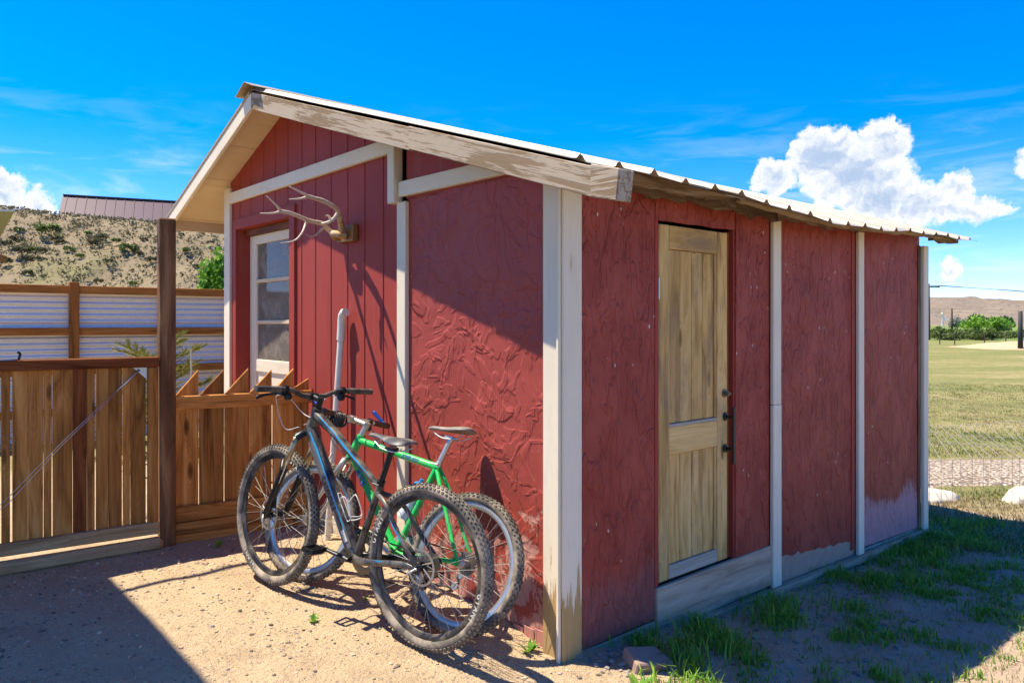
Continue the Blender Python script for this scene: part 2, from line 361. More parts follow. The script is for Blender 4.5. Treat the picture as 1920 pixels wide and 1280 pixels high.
def mat_sidepanel(name, pale, palez, blotch=.35, streak=.5):
    """red painted plywood sheet: vertical wrinkles and runs, chipped specks, paint worn off towards the bottom edge"""
    m, nt, b = newmat(name, .55, 0, .15)
    c = N(nt, 'ShaderNodeTexCoord').outputs['Object']                  # local x is up
    sp = N(nt, 'ShaderNodeSeparateXYZ'); L(nt, c, sp.inputs[0])
    w = VM(nt, 'ADD', c, VM(nt, 'MULTIPLY', VM(nt, 'SUBTRACT', NOISE(nt, c, 5., 3, .5, 0, 1), (.5, .5, .5)), (.12, .06, .06)))
    st = NOISE(nt, SCALE(nt, w, (1.0, 9., 9.)), 2.2, 6, .65, .3)
    bl = NOISE(nt, w, 3.0, 5, .6)
    wr = SS(nt, NOISE(nt, SCALE(nt, w, (1.5, 4.5, 4.5)), 2.6, 3, .55, .5), .50, .56)
    wr2 = SS(nt, NOISE(nt, SCALE(nt, w, (1.8, 6., 6.), (4, 7, 2)), 4.4, 3, .6, .4), .54, .60)
    wsel = 1.
    tone = SS(nt, M(nt, 'ADD', M(nt, 'MULTIPLY', bl, .75), M(nt, 'MULTIPLY', st, .25)), .30, .72)
    col = MIX(nt, tone, (.255, .040, .027), (.39, .078, .055))
    run = M(nt, 'MULTIPLY', SS(nt, NOISE(nt, SCALE(nt, VM(nt, 'ADD', w, (2, 5, 1)), (.9, 13., 13.)), 2.4, 4, .6), .58, .64), SS(nt, NOISE(nt, VM(nt, 'ADD', c, (6, 6, 1)), 3.2, 3, .6), .50, .62))
    col = MIX(nt, M(nt, 'MULTIPLY', run, .55), col, (.15, .022, .017))
    scuff = M(nt, 'MULTIPLY', SS(nt, NOISE(nt, SCALE(nt, w, (3., 4., 4.)), 6., 7, .75, 1.2), .60, .70), M(nt, 'MULTIPLY', SS(nt, NOISE(nt, VM(nt, 'ADD', c, (1, 3, 8)), 1.8, 2, .5), .45, .65), .5))
    col = MIX(nt, scuff, col, (.50, .24, .19))
    pz = M(nt, 'ADD', sp.outputs[0], M(nt, 'ADD', M(nt, 'MULTIPLY', M(nt, 'SUBTRACT', NOISE(nt, SCALE(nt, w, (1.2, 30., 30.)), 2., 6, .75), .5), .50), M(nt, 'MULTIPLY', M(nt, 'SUBTRACT', bl, .5), .5)))
    pm = SS(nt, pz, palez + .03, palez - .05)
    pc = MIX(nt, NOISE(nt, SCALE(nt, w, (6, 14, 14)), 3., 6, .7), tuple(x * .55 for x in pale), tuple(min(1, x * 1.15) for x in pale))
    col = MIX(nt, M(nt, 'MULTIPLY', pm, streak), col, pc)
    vo = N(nt, 'ShaderNodeTexVoronoi'); vo.inputs['Scale'].default_value = 17.; L(nt, SCALE(nt, c, (.7, 1.2, 1.2)), vo.inputs['Vector'])
    chip = M(nt, 'MULTIPLY', SS(nt, M(nt, 'ADD', vo.outputs['Distance'], M(nt, 'MULTIPLY', NOISE(nt, c, 60., 2), .12)), .20, .14), SS(nt, NOISE(nt, VM(nt, 'ADD', c, (9, 2, 4)), 2.6, 3, .6), .53, .60))
    col = MIX(nt, chip, col, (.62, .52, .45))
    L(nt, col, b.inputs['Base Color'])
    bump(nt, b, st, .25, .006); bump(nt, b, M(nt, 'ADD', wr, M(nt, 'MULTIPLY', wr2, .6)), .8, .010); bump(nt, b, bl, .5, .03); bump(nt, b, run, .5, -.003); bump(nt, b, pm, .4, -.002)
    return m
T['panelA'] = mat_sidepanel('red_sheet_scuffed', (.36, .17, .16), -.80, .7, .35)
T['panelB'] = mat_sidepanel('red_sheet_streaked', (.40, .19, .18), -.55, .3, .75)
T['panelC'] = mat_sidepanel('red_sheet_wrinkled', (.40, .20, .17), -.85, .3, .5)
T['panelD'] = mat_sidepanel('red_sheet_pink_foot', (.52, .30, .33), -.86, .45, .9)
def mat_render():
    m, nt, b = newmat('bare_render', .9); c = N(nt, 'ShaderNodeTexCoord').outputs['Object']
    n = NOISE(nt, c, 14., 6, .7); s = NOISE(nt, c, 90, 2)
    L(nt, MIX(nt, n, (.26, .16, .12), (.47, .36, .28)), b.inputs['Base Color']); bump(nt, b, n, .5, .01); bump(nt, b, s, .3, .004); return m
T['render'] = mat_render()
def mat_found():
    m, nt, b = newmat('whitewashed_concrete', .9); c = N(nt, 'ShaderNodeTexCoord').outputs['Object']
    n = NOISE(nt, c, 9., 6, .7)
    L(nt, MIX(nt, SS(nt, n, .35, .7), (.38, .29, .19), (.70, .64, .53)), b.inputs['Base Color']); bump(nt, b, n, .5, .01); return m
T['found'] = mat_found()
def mat_galv(name, c0, c1, rough, metal, rust=0.):
    m, nt, b = newmat(name, rough, metal, .5); c, rnd = ocoord(nt)
    n = NOISE(nt, c, 5., 6, .65); vo = N(nt, 'ShaderNodeTexVoronoi'); vo.inputs['Scale'].default_value = 38.; L(nt, c, vo.inputs['Vector'])
    k = M(nt, 'ADD', M(nt, 'MULTIPLY', n, .7), M(nt, 'MULTIPLY', N_sep(nt, vo.outputs['Color']), .3))
    col = MIX(nt, k, c0, c1)
    if rust: col = MIX(nt, M(nt, 'MULTIPLY', SS(nt, NOISE(nt, c, 2.6, 6, .7), .58, .7), rust), col, (.22, .12, .06))
    L(nt, col, b.inputs['Base Color']); return m
def N_sep(nt, v):
    n = N(nt, 'ShaderNodeSeparateXYZ'); L(nt, v, n.inputs[0]); return n.outputs[0]
T['roof_metal'] = mat_galv('weathered_roof_metal', (.34, .29, .22), (.47, .42, .34), .5, .2, .4)
T['galv'] = mat_galv('galvanised_sheet', (.66, .65, .64), (.84, .82, .78), .42, .45)
T['ridge'] = mat_galv('yellowed_ridge_flashing', (.34, .25, .12), (.50, .38, .20), .5, .3, .3)
T['house_roof'] = flat('maroon_roof_metal', (.085, .046, .060), .5, .1, .4, dscale=2.)
T['house_grey'] = flat('grey_house_trim', (.16, .18, .185), .7)
T['steel'] = flat('bright_steel', (.62, .62, .60), .3, .9)
T['spoke'] = flat('grey_spoke_steel', (.30, .29, .27), .5, .5)
T['alu'] = flat('satin_aluminium', (.62, .60, .56), .36, .85, dust=((.45, .36, .25), .35))
T['galvplate'] = flat('galvanised_plate', (.60, .60, .57), .45, .6)
T['black_metal'] = flat('black_forged_metal', (.012, .013, .016), .38, .3)
T['black_paint'] = flat('black_frame_paint', (.020, .021, .024), .26, 0., .6, dust=((.34, .28, .20), .40), dscale=9.)
T['grey_paint'] = flat('charcoal_frame_paint', (.105, .105, .108), .30, 0, .6, dust=((.34, .28, .20), .30), dscale=9.)
T['cyan'] = flat('cyan_decal', (.015, .33, .62), .3)
T['decal_grey'] = flat('dark_grey_decal', (.012, .012, .014), .3)
T['decal_white'] = flat('white_decal', (.62, .60, .55), .5)
T['decal_purple'] = flat('purple_decal', (.10, .03, .42), .35)
T['green'] = flat('bright_green_paint', (.015, .50, .09), .25, 0., .6, dust=((.30, .36, .16), .15), dscale=9.)
T['rubber'] = flat('dusty_black_rubber', (.10, .09, .078), .85, 0, .2, dust=((.46, .38, .29), .8), dscale=7.)
T['tread'] = flat('dusty_tread_rubber', (.07, .062, .054), .9, 0, .2, dust=((.36, .30, .22), .6), dscale=10.)
T['rim_black'] = flat('black_rim', (.018, .018, .02), .38, .2, .5, dust=((.35, .28, .2), .4), dscale=9.)
T['chain'] = flat('oily_chain_steel', (.16, .13, .10), .45, .8)
T['rotor'] = flat('brushed_rotor', (.55, .50, .42), .35, .8)
T['vinyl'] = flat('grey_black_saddle_cover', (.060, .062, .068), .42, 0, .5, dust=((.38, .34, .29), .35), dscale=16.)
T['vinyl_lt'] = flat('grey_worn_saddle_cover', (.20, .185, .165), .5, 0, .45, dust=((.42, .36, .3), .4), dscale=14.)
T['grip'] = flat('black_rubber_grip', (.045, .040, .036), .8, 0, .25, dust=((.26, .21, .16), .5))
T['grip_brown'] = flat('brown_rubber_grip', (.10, .055, .035), .8, 0, .25)
T['blue'] = flat('anodised_blue', (.006, .075, .36), .28, .35)
T['cable'] = flat('black_cable_housing', (.02, .02, .022), .45)
T['cable_lt'] = flat('pale_cable_housing', (.55, .52, .48), .4)
T['gold'] = flat('tan_fork_stanchion', (.42, .33, .20), .28, .7)
T['pvc'] = flat('off_white_pvc', (.74, .70, .60), .42, 0, .45, dust=((.50, .40, .26), .3), dscale=5.)
T['bottle_blue'] = flat('blue_bottle_cap', (.02, .22, .55), .4)
T['bottle'] = flat('translucent_white_bottle', (.66, .70, .74), .35)
T['antler'] = flat('bleached_antler', (.62, .54, .44), .55, 0, .4, dust=((.34, .22, .10), .25), dscale=22., bmp=.4)
T['skull'] = flat('brown_stained_skull', (.40, .22, .06), .6, 0, .4, dust=((.60, .54, .46), .8), dscale=16., bmp=.8)
T['plaque'] = flat('varnished_plaque', (.26, .12, .035), .4, dust=((.10, .04, .012), .5), dscale=9.)
T['curtain'] = flat('beige_curtain_cloth', (.50, .41, .31), .9)
T['dark'] = flat('dark_interior', (.05, .045, .04), .9)
T['stone'] = flat('grey_stone', (.34, .31, .28), .85, dust=((.46, .38, .28), .6), dscale=12, bmp=.6)
T['pale_stone'] = flat('pale_limestone', (.66, .58, .46), .9, dscale=7, bmp=.6)
T['brick'] = flat('broken_paver', (.30, .20, .165), .9, dscale=20, bmp=.5)
T['pole'] = flat('dark_pole_timber', (.085, .055, .035), .9)
T['pole_black'] = flat('black_utility_post', (.016, .017, .02), .7)
T['wire'] = flat('grey_wire', (.30, .27, .23), .5, .6)
T['wire_fence'] = flat('galvanised_wire', (.46, .42, .35), .5, .5)
T['white_dish'] = flat('white_painted_steel', (.75, .75, .75), .5)
def mat_glass():
    m = bpy.data.materials.new('dusty_window_glass'); m.use_nodes = True; nt = m.node_tree; nt.nodes.clear()
    o = N(nt, 'ShaderNodeOutputMaterial'); c = N(nt, 'ShaderNodeTexCoord').outputs['Object']
    tr = N(nt, 'ShaderNodeBsdfTransparent'); tr.inputs[0].default_value = (.80, .80, .78, 1)
    gl = N(nt, 'ShaderNodeBsdfGlossy'); gl.inputs['Roughness'].default_value = .04
    fr = N(nt, 'ShaderNodeFresnel'); fr.inputs[0].default_value = 1.45
    df = N(nt, 'ShaderNodeBsdfDiffuse'); df.inputs[0].default_value = (.40, .34, .27, 1)
    m1 = N(nt, 'ShaderNodeMixShader'); L(nt, fr.outputs[0], m1.inputs[0]); L(nt, tr.outputs[0], m1.inputs[1]); L(nt, gl.outputs[0], m1.inputs[2])
    m2 = N(nt, 'ShaderNodeMixShader'); L(nt, M(nt, 'ADD', .32, M(nt, 'MULTIPLY', SS(nt, NOISE(nt, c, 6., 5, .65), .4, .75), .30)), m2.inputs[0]); L(nt, m1.outputs[0], m2.inputs[1]); L(nt, df.outputs[0], m2.inputs[2])
    L(nt, m2.outputs[0], o.inputs[0]); return m
T['glass'] = mat_glass()
def mat_leaf(name, c0, c1, tr=.35, rough=.55):
    m, nt, b = newmat(name, rough, 0, .3)
    g = N(nt, 'ShaderNodeNewGeometry').outputs['Random Per Island']
    col = MIX(nt, g, c0, c1); L(nt, col, b.inputs['Base Color'])
    td = N(nt, 'ShaderNodeBsdfTranslucent'); L(nt, col, td.inputs[0])
    mx = N(nt, 'ShaderNodeMixShader'); mx.inputs[0].default_value = tr
    out = nt.nodes['Material Output']; L(nt, b.outputs[0], mx.inputs[1]); L(nt, td.outputs[0], mx.inputs[2]); L(nt, mx.outputs[0], out.inputs[0])
    return m
T['grass'] = mat_leaf('fresh_grass', (.09, .25, .02), (.27, .45, .05))
T['grass_dry'] = mat_leaf('dry_grass', (.26, .20, .085), (.46, .37, .19))
T['grass_field'] = mat_leaf('pasture_grass', (.12, .17, .035), (.26, .26, .08))
T['pine'] = mat_leaf('yellow_green_needles', (.13, .15, .022), (.30, .29, .05))
T['leaf_bright'] = mat_leaf('bright_spring_leaves', (.10, .24, .018), (.24, .42, .045))
T['leaf_dark'] = mat_leaf('dark_tree_leaves', (.025, .075, .018), (.06, .14, .03))
T['leaf_bush'] = mat_leaf('olive_bush_leaves', (.075, .12, .022), (.17, .22, .05))
T['sage'] = mat_leaf('grey_green_sage', (.075, .075, .032), (.16, .14, .068))
T['sage_pale'] = mat_leaf('silver_sage', (.22, .24, .18), (.38, .38, .30))
T['bark'] = wood('brown_bark', (.05, .035, .022), (.13, .09, .06), (.21, .16, .11), .95, knots=False)
# ------------------------------------------------------------------ ground
def interp(t, xs, ys): return float(np.interp(t, xs, ys))
def smooth(t): t = min(1, max(0, t)); return t * t * (3 - 2 * t)
def gz0(x, y):
    l = interp(y, [-6, -3, -1, 0, .4, 1.45, 2.6, 8], [-.14, -.13, -.10, -.075, -.016, .040, .05, .04])
    r = interp(x, [0, .7, 1.8, 3, 4.2, 6, 9, 30, 120], [-.10, -.125, -.20, -.265, -.285, -.30, -.32, -.35, -.40])
    k = smooth((x + .02) / .7)
    return l * (1 - k) + r * k
def gz(x, y):
    z = gz0(x, y)
    near = 1 if abs(x) < 12 and abs(y) < 12 else .0
    if near:
        z += .012 * fbm(x * 1.3, y * 1.3, 3.1) + .008 * fbm(x * 5, y * 5, 1.7) + .003 * fbm(x * 13, y * 13, 5.)
        if x > .05 and y < 0: z += .018 * fbm(x * 2.2, y * 2.2, 9.) * smooth((x - .05) / .4)
    else: z += .04 * fbm(x * .12, y * .12, 2.)
    return z
def axis(lo, hi, step, far):
    a = list(np.arange(lo, hi + 1e-6, step)); s = step; v = hi
    while v < far: s *= 1.16; v += s; a.append(v)
    s = step; v = lo
    while v > -far: s *= 1.16; v -= s; a.insert(0, v)
    return a
def build_ground():
    xs = axis(-2.7, 4.6, .035, 9000); ys = axis(-2.3, 2.9, .035, 9000)
    V = [(x, y, gz(x, y)) for y in ys for x in xs]; nx = len(xs)
    Fc = [(j * nx + i, j * nx + i + 1, (j + 1) * nx + i + 1, (j + 1) * nx + i) for j in range(len(ys) - 1) for i in range(nx - 1)]
    me = bpy.data.meshes.new('ground'); me.from_pydata(V, [], Fc); me.update(); me.shade_smooth()
    m, nt, b = newmat('dry_dirt', .95, 0, .15)
    P = N(nt, 'ShaderNodeNewGeometry').outputs['Position']
    sp = N(nt, 'ShaderNodeSeparateXYZ'); L(nt, P, sp.inputs[0])
    big = NOISE(nt, P, .9, 5, .6); med = NOISE(nt, P, 6., 6, .65); fine = NOISE(nt, P, 55., 4, .7); gr = NOISE(nt, P, 170., 2, .6)
    sand = MIX(nt, M(nt, 'ADD', M(nt, 'MULTIPLY', med, .5), M(nt, 'MULTIPLY', fine, .5)), (.37, .265, .155), (.66, .50, .32))
    sand = MIX(nt, SS(nt, gr, .55, .75), sand, (.24, .19, .14))
    sand = MIX(nt, M(nt, 'MULTIPLY', SS(nt, NOISE(nt, P, 2.1, 6, .7, .5), .52, .66), .45), sand, (.30, .215, .135))
    vo = N(nt, 'ShaderNodeTexVoronoi'); vo.inputs['Scale'].default_value = 42.; L(nt, VM(nt, 'ADD', P, VM(nt, 'MULTIPLY', NOISE(nt, P, 20., 2, .5, 0, 1), (.03, .03, .03))), vo.inputs['Vector'])
    peb = M(nt, 'MULTIPLY', SS(nt, vo.outputs['Distance'], .30, .20), SS(nt, N_sep(nt, vo.outputs['Color']), .60, .64))
    sand = MIX(nt, peb, sand, MIX(nt, N_sep(nt, vo.outputs['Color']), (.16, .13, .11), (.46, .38, .29)))
    soil = MIX(nt, M(nt, 'ADD', M(nt, 'MULTIPLY', big, .5), M(nt, 'MULTIPLY', med, .5)), (.36, .26, .18), (.60, .46, .33))
    side = M(nt, 'MULTIPLY', SS(nt, M(nt, 'ADD', sp.outputs[0], M(nt, 'MULTIPLY', M(nt, 'SUBTRACT', big, .5), .8)), .0, .7), SS(nt, sp.outputs[1], .3, -.1))
    col = MIX(nt, side, sand, soil)
    # pasture: drying grass in drifts that run along the field
    al = VM(nt, 'DOT_PRODUCT', P, RGT); ac = VM(nt, 'DOT_PRODUCT', P, FWD)
    cb = N(nt, 'ShaderNodeCombineXYZ'); L(nt, M(nt, 'MULTIPLY', al, .05), cb.inputs[0]); L(nt, M(nt, 'MULTIPLY', ac, .22), cb.inputs[1])
    drift = NOISE(nt, cb.outputs[0], 1.6, 7, .68, .5)
    tuft = NOISE(nt, P, 3.2, 6, .72)
    k = M(nt, 'ADD', M(nt, 'MULTIPLY', drift, .68), M(nt, 'MULTIPLY', tuft, .32))
    field = RAMP(nt, k, [(.36, (.42, .33, .18)), (.43, (.30, .255, .105)), (.50, (.185, .19, .055)), (.60, (.11, .145, .03))])
    field = MIX(nt, M(nt, 'MULTIPLY', SS(nt, NOISE(nt, P, 9., 6, .75), .42, .62), .5), field, (.34, .275, .135))
    dist = VM(nt, 'LENGTH', VM(nt, 'SUBTRACT', P, tuple(CAM)))
    fm = SS(nt, M(nt, 'ADD', dist, M(nt, 'MULTIPLY', M(nt, 'SUBTRACT', big, .5), 3.)), 7.8, 9.6)
    green = M(nt, 'MULTIPLY', SS(nt, dist, 70, 100), SS(nt, M(nt, 'ADD', dist, M(nt, 'MULTIPLY', big, 40)), 70, 130))
    field = MIX(nt, green, field, MIX(nt, med, (.11, .17, .03), (.20, .26, .06)))
    field = MIX(nt, SS(nt, dist, 320, 600), field, (.24, .19, .10))
    col = MIX(nt, fm, col, field)
    L(nt, col, b.inputs['Base Color'])
    bump(nt, b, med, .8, .035); bump(nt, b, fine, 1., .016); bump(nt, b, gr, .7, .006); bump(nt, b, peb, 1., .008)
    o = mesh_obj('ground', me, m); tag(o, 'dry sandy dirt yard running out into patchy pasture', None, None, 'structure')
build_ground()

def hill(name, label, r0, r1, d0, dc, d1, crest, mat, nr=120, nd=60, rough=.5, seed=0., gul=0.):
    V = []; Fc = []
    for j in range(nd + 1):
        for i in range(nr + 1):
            r = r0 + (r1 - r0) * i / nr; t = j / nd; d = d0 + (d1 - d0) * t
            h = crest(r / dc)
            s = smooth((d - d0) / (dc - d0)) if d < dc else 1 - .8 * smooth((d - dc) / (d1 - dc))
            p = F(r, d)
            e = smooth((d - d0) / (dc - d0) * 2) * (1 if abs(d - dc) > .07 * dc else .25)
            z = -1.2 + (h + 1.2) * s + e * rough * fbm(p.x * 6 / dc, p.y * 6 / dc, seed, 6)
            if gul: z -= e * gul * abs(fbm(r * 22 / dc, d * 5 / dc, seed + 4, 5))
            V.append((p.x, p.y, z))
    for j in range(nd):
        for i in range(nr): Fc.append((j * (nr + 1) + i, j * (nr + 1) + i + 1, (j + 1) * (nr + 1) + i + 1, (j + 1) * (nr + 1) + i))
    me = bpy.data.meshes.new(name); me.from_pydata(V, [], Fc); me.update(); me.shade_smooth()
    o = mesh_obj(name, me, mat); tag(o, label, None, None, 'structure'); return o
def mat_hill(name, c0, c1, scrub, gscale, green=None):
    m, nt, b = newmat(name, .95, 0, .1)
    P = N(nt, 'ShaderNodeNewGeometry').outputs['Position']
    a = NOISE(nt, P, .35 * gscale, 6, .65); s = NOISE(nt, P, 2.4 * gscale, 5, .7); t = NOISE(nt, P, .09 * gscale, 4, .6)
    col = MIX(nt, a, c0, c1)
    if green: col = MIX(nt, M(nt, 'MULTIPLY', SS(nt, t, .52, .66), .6), col, green)
    col = MIX(nt, M(nt, 'MULTIPLY', SS(nt, s, .56, .64), .7), col, scrub)
    L(nt, col, b.inputs['Base Color']); bump(nt, b, s, .7, .25 / gscale); return m
T['hill'] = mat_hill('scrubby_hillside', (.18, .14, .085), (.31, .245, .15), (.11, .10, .05), 1., (.19, .185, .07))
T['mesa'] = mat_hill('eroded_mesa', (.15, .12, .095), (.30, .24, .175), (.09, .085, .06), .035)
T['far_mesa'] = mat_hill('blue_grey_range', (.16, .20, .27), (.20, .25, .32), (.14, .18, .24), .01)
def crestL(a):   # a = r/d ; heights follow a long crest falling to the right
    y = interp(a, [-1.4, -.9, -.684, -.608, -.47, -.377, -.2, .05, .3], [405, 392, 388, 402, 419, 430, 452, 500, 590])
    return 1.43 + (605 - y) / 1404 * 70
hill('hillside', 'scrub covered tan hillside rising behind the corrugated fence', -105, 22, 34, 70, 110, crestL, T['hill'], 170, 80, .45, 1.3, .9)
def crestR(a):
    y = interp(a, [-.5, .1, .35, .55, .60, .64, .665, .685, .75, .9, 1.3, 2.5], [560, 552, 556, 555, 561, 566, 565, 574, 577, 572, 560, 570])
    return 1.43 + (605 - y) / 1404 * 1500
hill('mesa', 'eroded brown mesa along the far side of the valley', -800, 3600, 900, 1500, 2200, crestR, T['mesa'], 420, 60, 10., 5.2, 20.)
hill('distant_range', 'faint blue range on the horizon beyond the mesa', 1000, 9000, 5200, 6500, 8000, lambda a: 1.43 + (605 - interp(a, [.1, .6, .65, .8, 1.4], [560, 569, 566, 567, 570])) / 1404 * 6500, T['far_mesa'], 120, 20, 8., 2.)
# ------------------------------------------------------------------ the shed
RY, RZ = 2.82, 3.08                                  # ridge, top of the metal
SR, SL = .318, .364                                  # right and left pitch
LE = 4.72                                            # left eave
def eave(x): return -.335
def sag(x): return -.062 * math.exp(-((x - 2.1) / 1.15) ** 2)          # the right eave sags midway
def roofz(y): return RZ - SR * (RY - y) if y < RY else RZ - SL * (y - RY)
shed = empty('shed', (2.1, 2., -.2), 'weathered red gabled shed with white trim and ribbed metal roof', 'shed')
X0, X1 = -.285, 4.36

def roof_sheet(xa, xb, right, k):
    pitch = .232; prof = []
    x = xa
    ribs = [X0 + .05 + i * pitch for i in range(25)]
    pts = set([round(xa, 4), round(xb, 4)])
    for r in ribs:
        for dx in (-.034, -.024, -.014, -.005, .005, .014, .024, .034):
            if xa < r + dx < xb: pts.add(round(r + dx, 4))
    xs = sorted(pts)
    def hgt(x):
        d = min(abs(x - r) for r in ribs); return .026 * (1 - smooth(d / .034)) if d < .034 else 0.
    lift = .004 * (k % 2)
    mb = MB(); rows = 7; top = []
    for j in range(rows):
        for x in xs:
            e = eave(x) if right else LE
            y = RY + (e - RY) * j / (rows - 1)
            z = roofz(y) + hgt(x) + lift + .0035 * fbm(x * 3, y * 3, 4.)
            if right: z += sag(x) * (j / (rows - 1)) ** 1.6
            if j == rows - 1 and right: z += .006 * math.sin(x * 9) + rng.uniform(-.003, .003)
            top.append((x, y, z))
    n = len(xs); m = rows * n
    allv = top + [(x, y, z - .0022) for x, y, z in top]
    fs = [(j * n + i, j * n + i + 1, (j + 1) * n + i + 1, (j + 1) * n + i) for j in range(rows - 1) for i in range(n - 1)]
    fs += [(m + a, m + d, m + c, m + b) for a, b, c, d in fs]
    loop = [i for i in range(n)] + [j * n + n - 1 for j in range(1, rows)] + [(rows - 1) * n + i for i in range(n - 2, -1, -1)] + [j * n for j in range(rows - 2, 0, -1)]
    for a, b in zip(loop, loop[1:] + loop[:1]): fs.append((a, b, m + b, m + a))
    mb.add(allv, fs)
    return mb
roof_deck = None
# plywood deck under the metal, one board each side
def deck(name, ya, yb, xa, xb, mat, drop, th):
    za, zb = roofz(ya) - drop, roofz(yb) - drop
    g = Vector((0, yb - ya, zb - za)); n = Vector((1, 0, 0)).cross(g).normalized()
    if n.z < 0: n = -n
    return poly(shed, name, [(xa, ya, za), (xb, ya, za), (xb, yb, zb), (xa, yb, zb)], -n * th, (1, 0, 0), mat, .002)
roof = deck('roof', RY, 1.3, .02, X1 - .08, T['purlin'], .034, .02)
deck('soffit_board', RY - .02, -.30, X0 + .028, .015, T['cream'], .030, .014)
for k in range(5):
    xa = X0 + (X1 - X0) * k / 5 - (.05 if k else 0); xb = X0 + (X1 - X0) * (k + 1) / 5
    for right in (True, False): roof_sheet(xa, xb, right, k).build('roof_sheet', T['roof_metal'], roof)
# ridge flashing: a folded strip
mb = MB(); cs = [(RY - .16, roofz(RY - .16) + .030), (RY, RZ + .042), (RY + .16, roofz(RY + .16) + .030)]
vs = [(x, y, z + o) for x in (X0 - .05, X1 + .02) for o in (0, -.004) for y, z in cs]
mb.add(vs, [(0, 1, 7, 6), (1, 2, 8, 7), (3, 9, 10, 4), (4, 10, 11, 5), (0, 6, 9, 3), (2, 5, 11, 8), (0, 3, 4, 1), (1, 4, 5, 2), (6, 7, 10, 9), (7, 8, 11, 10)])
mb.build('ridge_flashing', T['ridge'], roof)
# soffit under the left slope, four plywood sheets
for ya, yb in ((RY + .02, 3.42), (3.425, 3.92), (3.925, 4.62), (4.625, LE - .03)):
    deck('soffit_board', ya, yb, X0 + .028, X1 - .1, T['cream'], .045 if yb < 4.7 else .06, .014)
# rake fascia boards on the gable end
def rake(name, ya, yb, t, b_, x0, x1, mat, jit=.002):
    return gslab(shed, name, [(ya, roofz(ya) - b_), (yb, roofz(yb) - b_), (yb, roofz(yb) - t), (ya, roofz(ya) - t)], x0, x1, mat, Vector((0, yb - ya, roofz(yb) - roofz(ya))), .003, jit)
rake('rake_board', RY - .012, .805, .020, .140, X0, X0 + .026, T['white_grey'])
rake('rake_board', .80, -.45, .016, .135, X0 - .010, X0 + .022, T['white_grey'])
gslab(shed, 'rake_end_block', [(-.445, roofz(-.445) - .135), (-.445, roofz(-.445) - .010), (-.590, roofz(-.59) - .004), (-.575, roofz(-.575) - .125)], X0 - .016, X0 + .07, T['white_grey'], 'y', .004)
rake('rake_board', RY + .0, LE - .02, .028, .135, X0, X0 + .026, T['white'])
rake('roof_edge_batten', RY + .02, LE - .0, .002, .027, X0 - .006, X0 + .022, T['ridge'])
poly(shed, 'eave_board', [(X0 + .03, LE - .06, roofz(LE - .06) - .15), (X1 - .1, LE - .06, roofz(LE - .06) - .15), (X1 - .1, LE - .06, roofz(LE - .06) - .055), (X0 + .03, LE - .06, roofz(LE - .06) - .055)], (0, .022, 0), (1, 0, 0), T['cream'])
# rotten timber along the right eave, broken into lengths with ragged lower edges
def ragged(xa, xb, top, dep, y0, y1, seed, mat, amp=.03):
    n = max(6, int((xb - xa) / .05)); low = []; up = []
    for i in range(n + 1):
        x = xa + (xb - xa) * i / n
        low.append((x, top(x) - dep(x) - amp * (.5 + fbm(x * 6, seed, 1.) + .5 * fbm(x * 25, seed, 3.))))
        up.append((x, top(x)))
    return rslab(shed, 'eave_timber', low + up[::-1], y0, y1, mat, 'x', .0, 0)
tp = lambda y: (lambda x: roofz(y) - .014 + sag(x) * ((RY - y) / (RY + .335)) ** 1.6)
ragged(.10, 1.72, tp(-.07), lambda x: .080 - .02 * x, -.07, -.045, 1., T['rotten'], .03)
ragged(.02, 1.05, tp(-.20), lambda x: .030, -.22, -.19, 2., T['rotten'], .03)
ragged(1.76, 2.9, tp(-.05), lambda x: .035, -.06, -.040, 3., T['rotten'], .03)
ragged(2.85, 4.0, tp(-.05), lambda x: .030, -.062, -.04, 4., T['weathered'], .015)
ragged(3.70, 4.22, tp(-.2), lambda x: .03, -.24, -.20, 5., T['rotten'], .03)
ragged(1.0, 3.9, tp(-.26), lambda x: .014, -.28, -.255, 6., T['purlin'], .008)

T['kick'] = painted('faded_pink_boards', (.50, .22, .18), (.40, .25, .19), .42, .7)
# ---- gable wall (plane x = 0)
gw = gbox(shed, 'gable_wall', .03, 4.0, -.10, 2.0, .085, .11, T['dark'], 'y', .0)     # inner sheathing below the plate
DY0, DY1, DZ = 2.784, 3.795, 2.20                    # glazed door opening
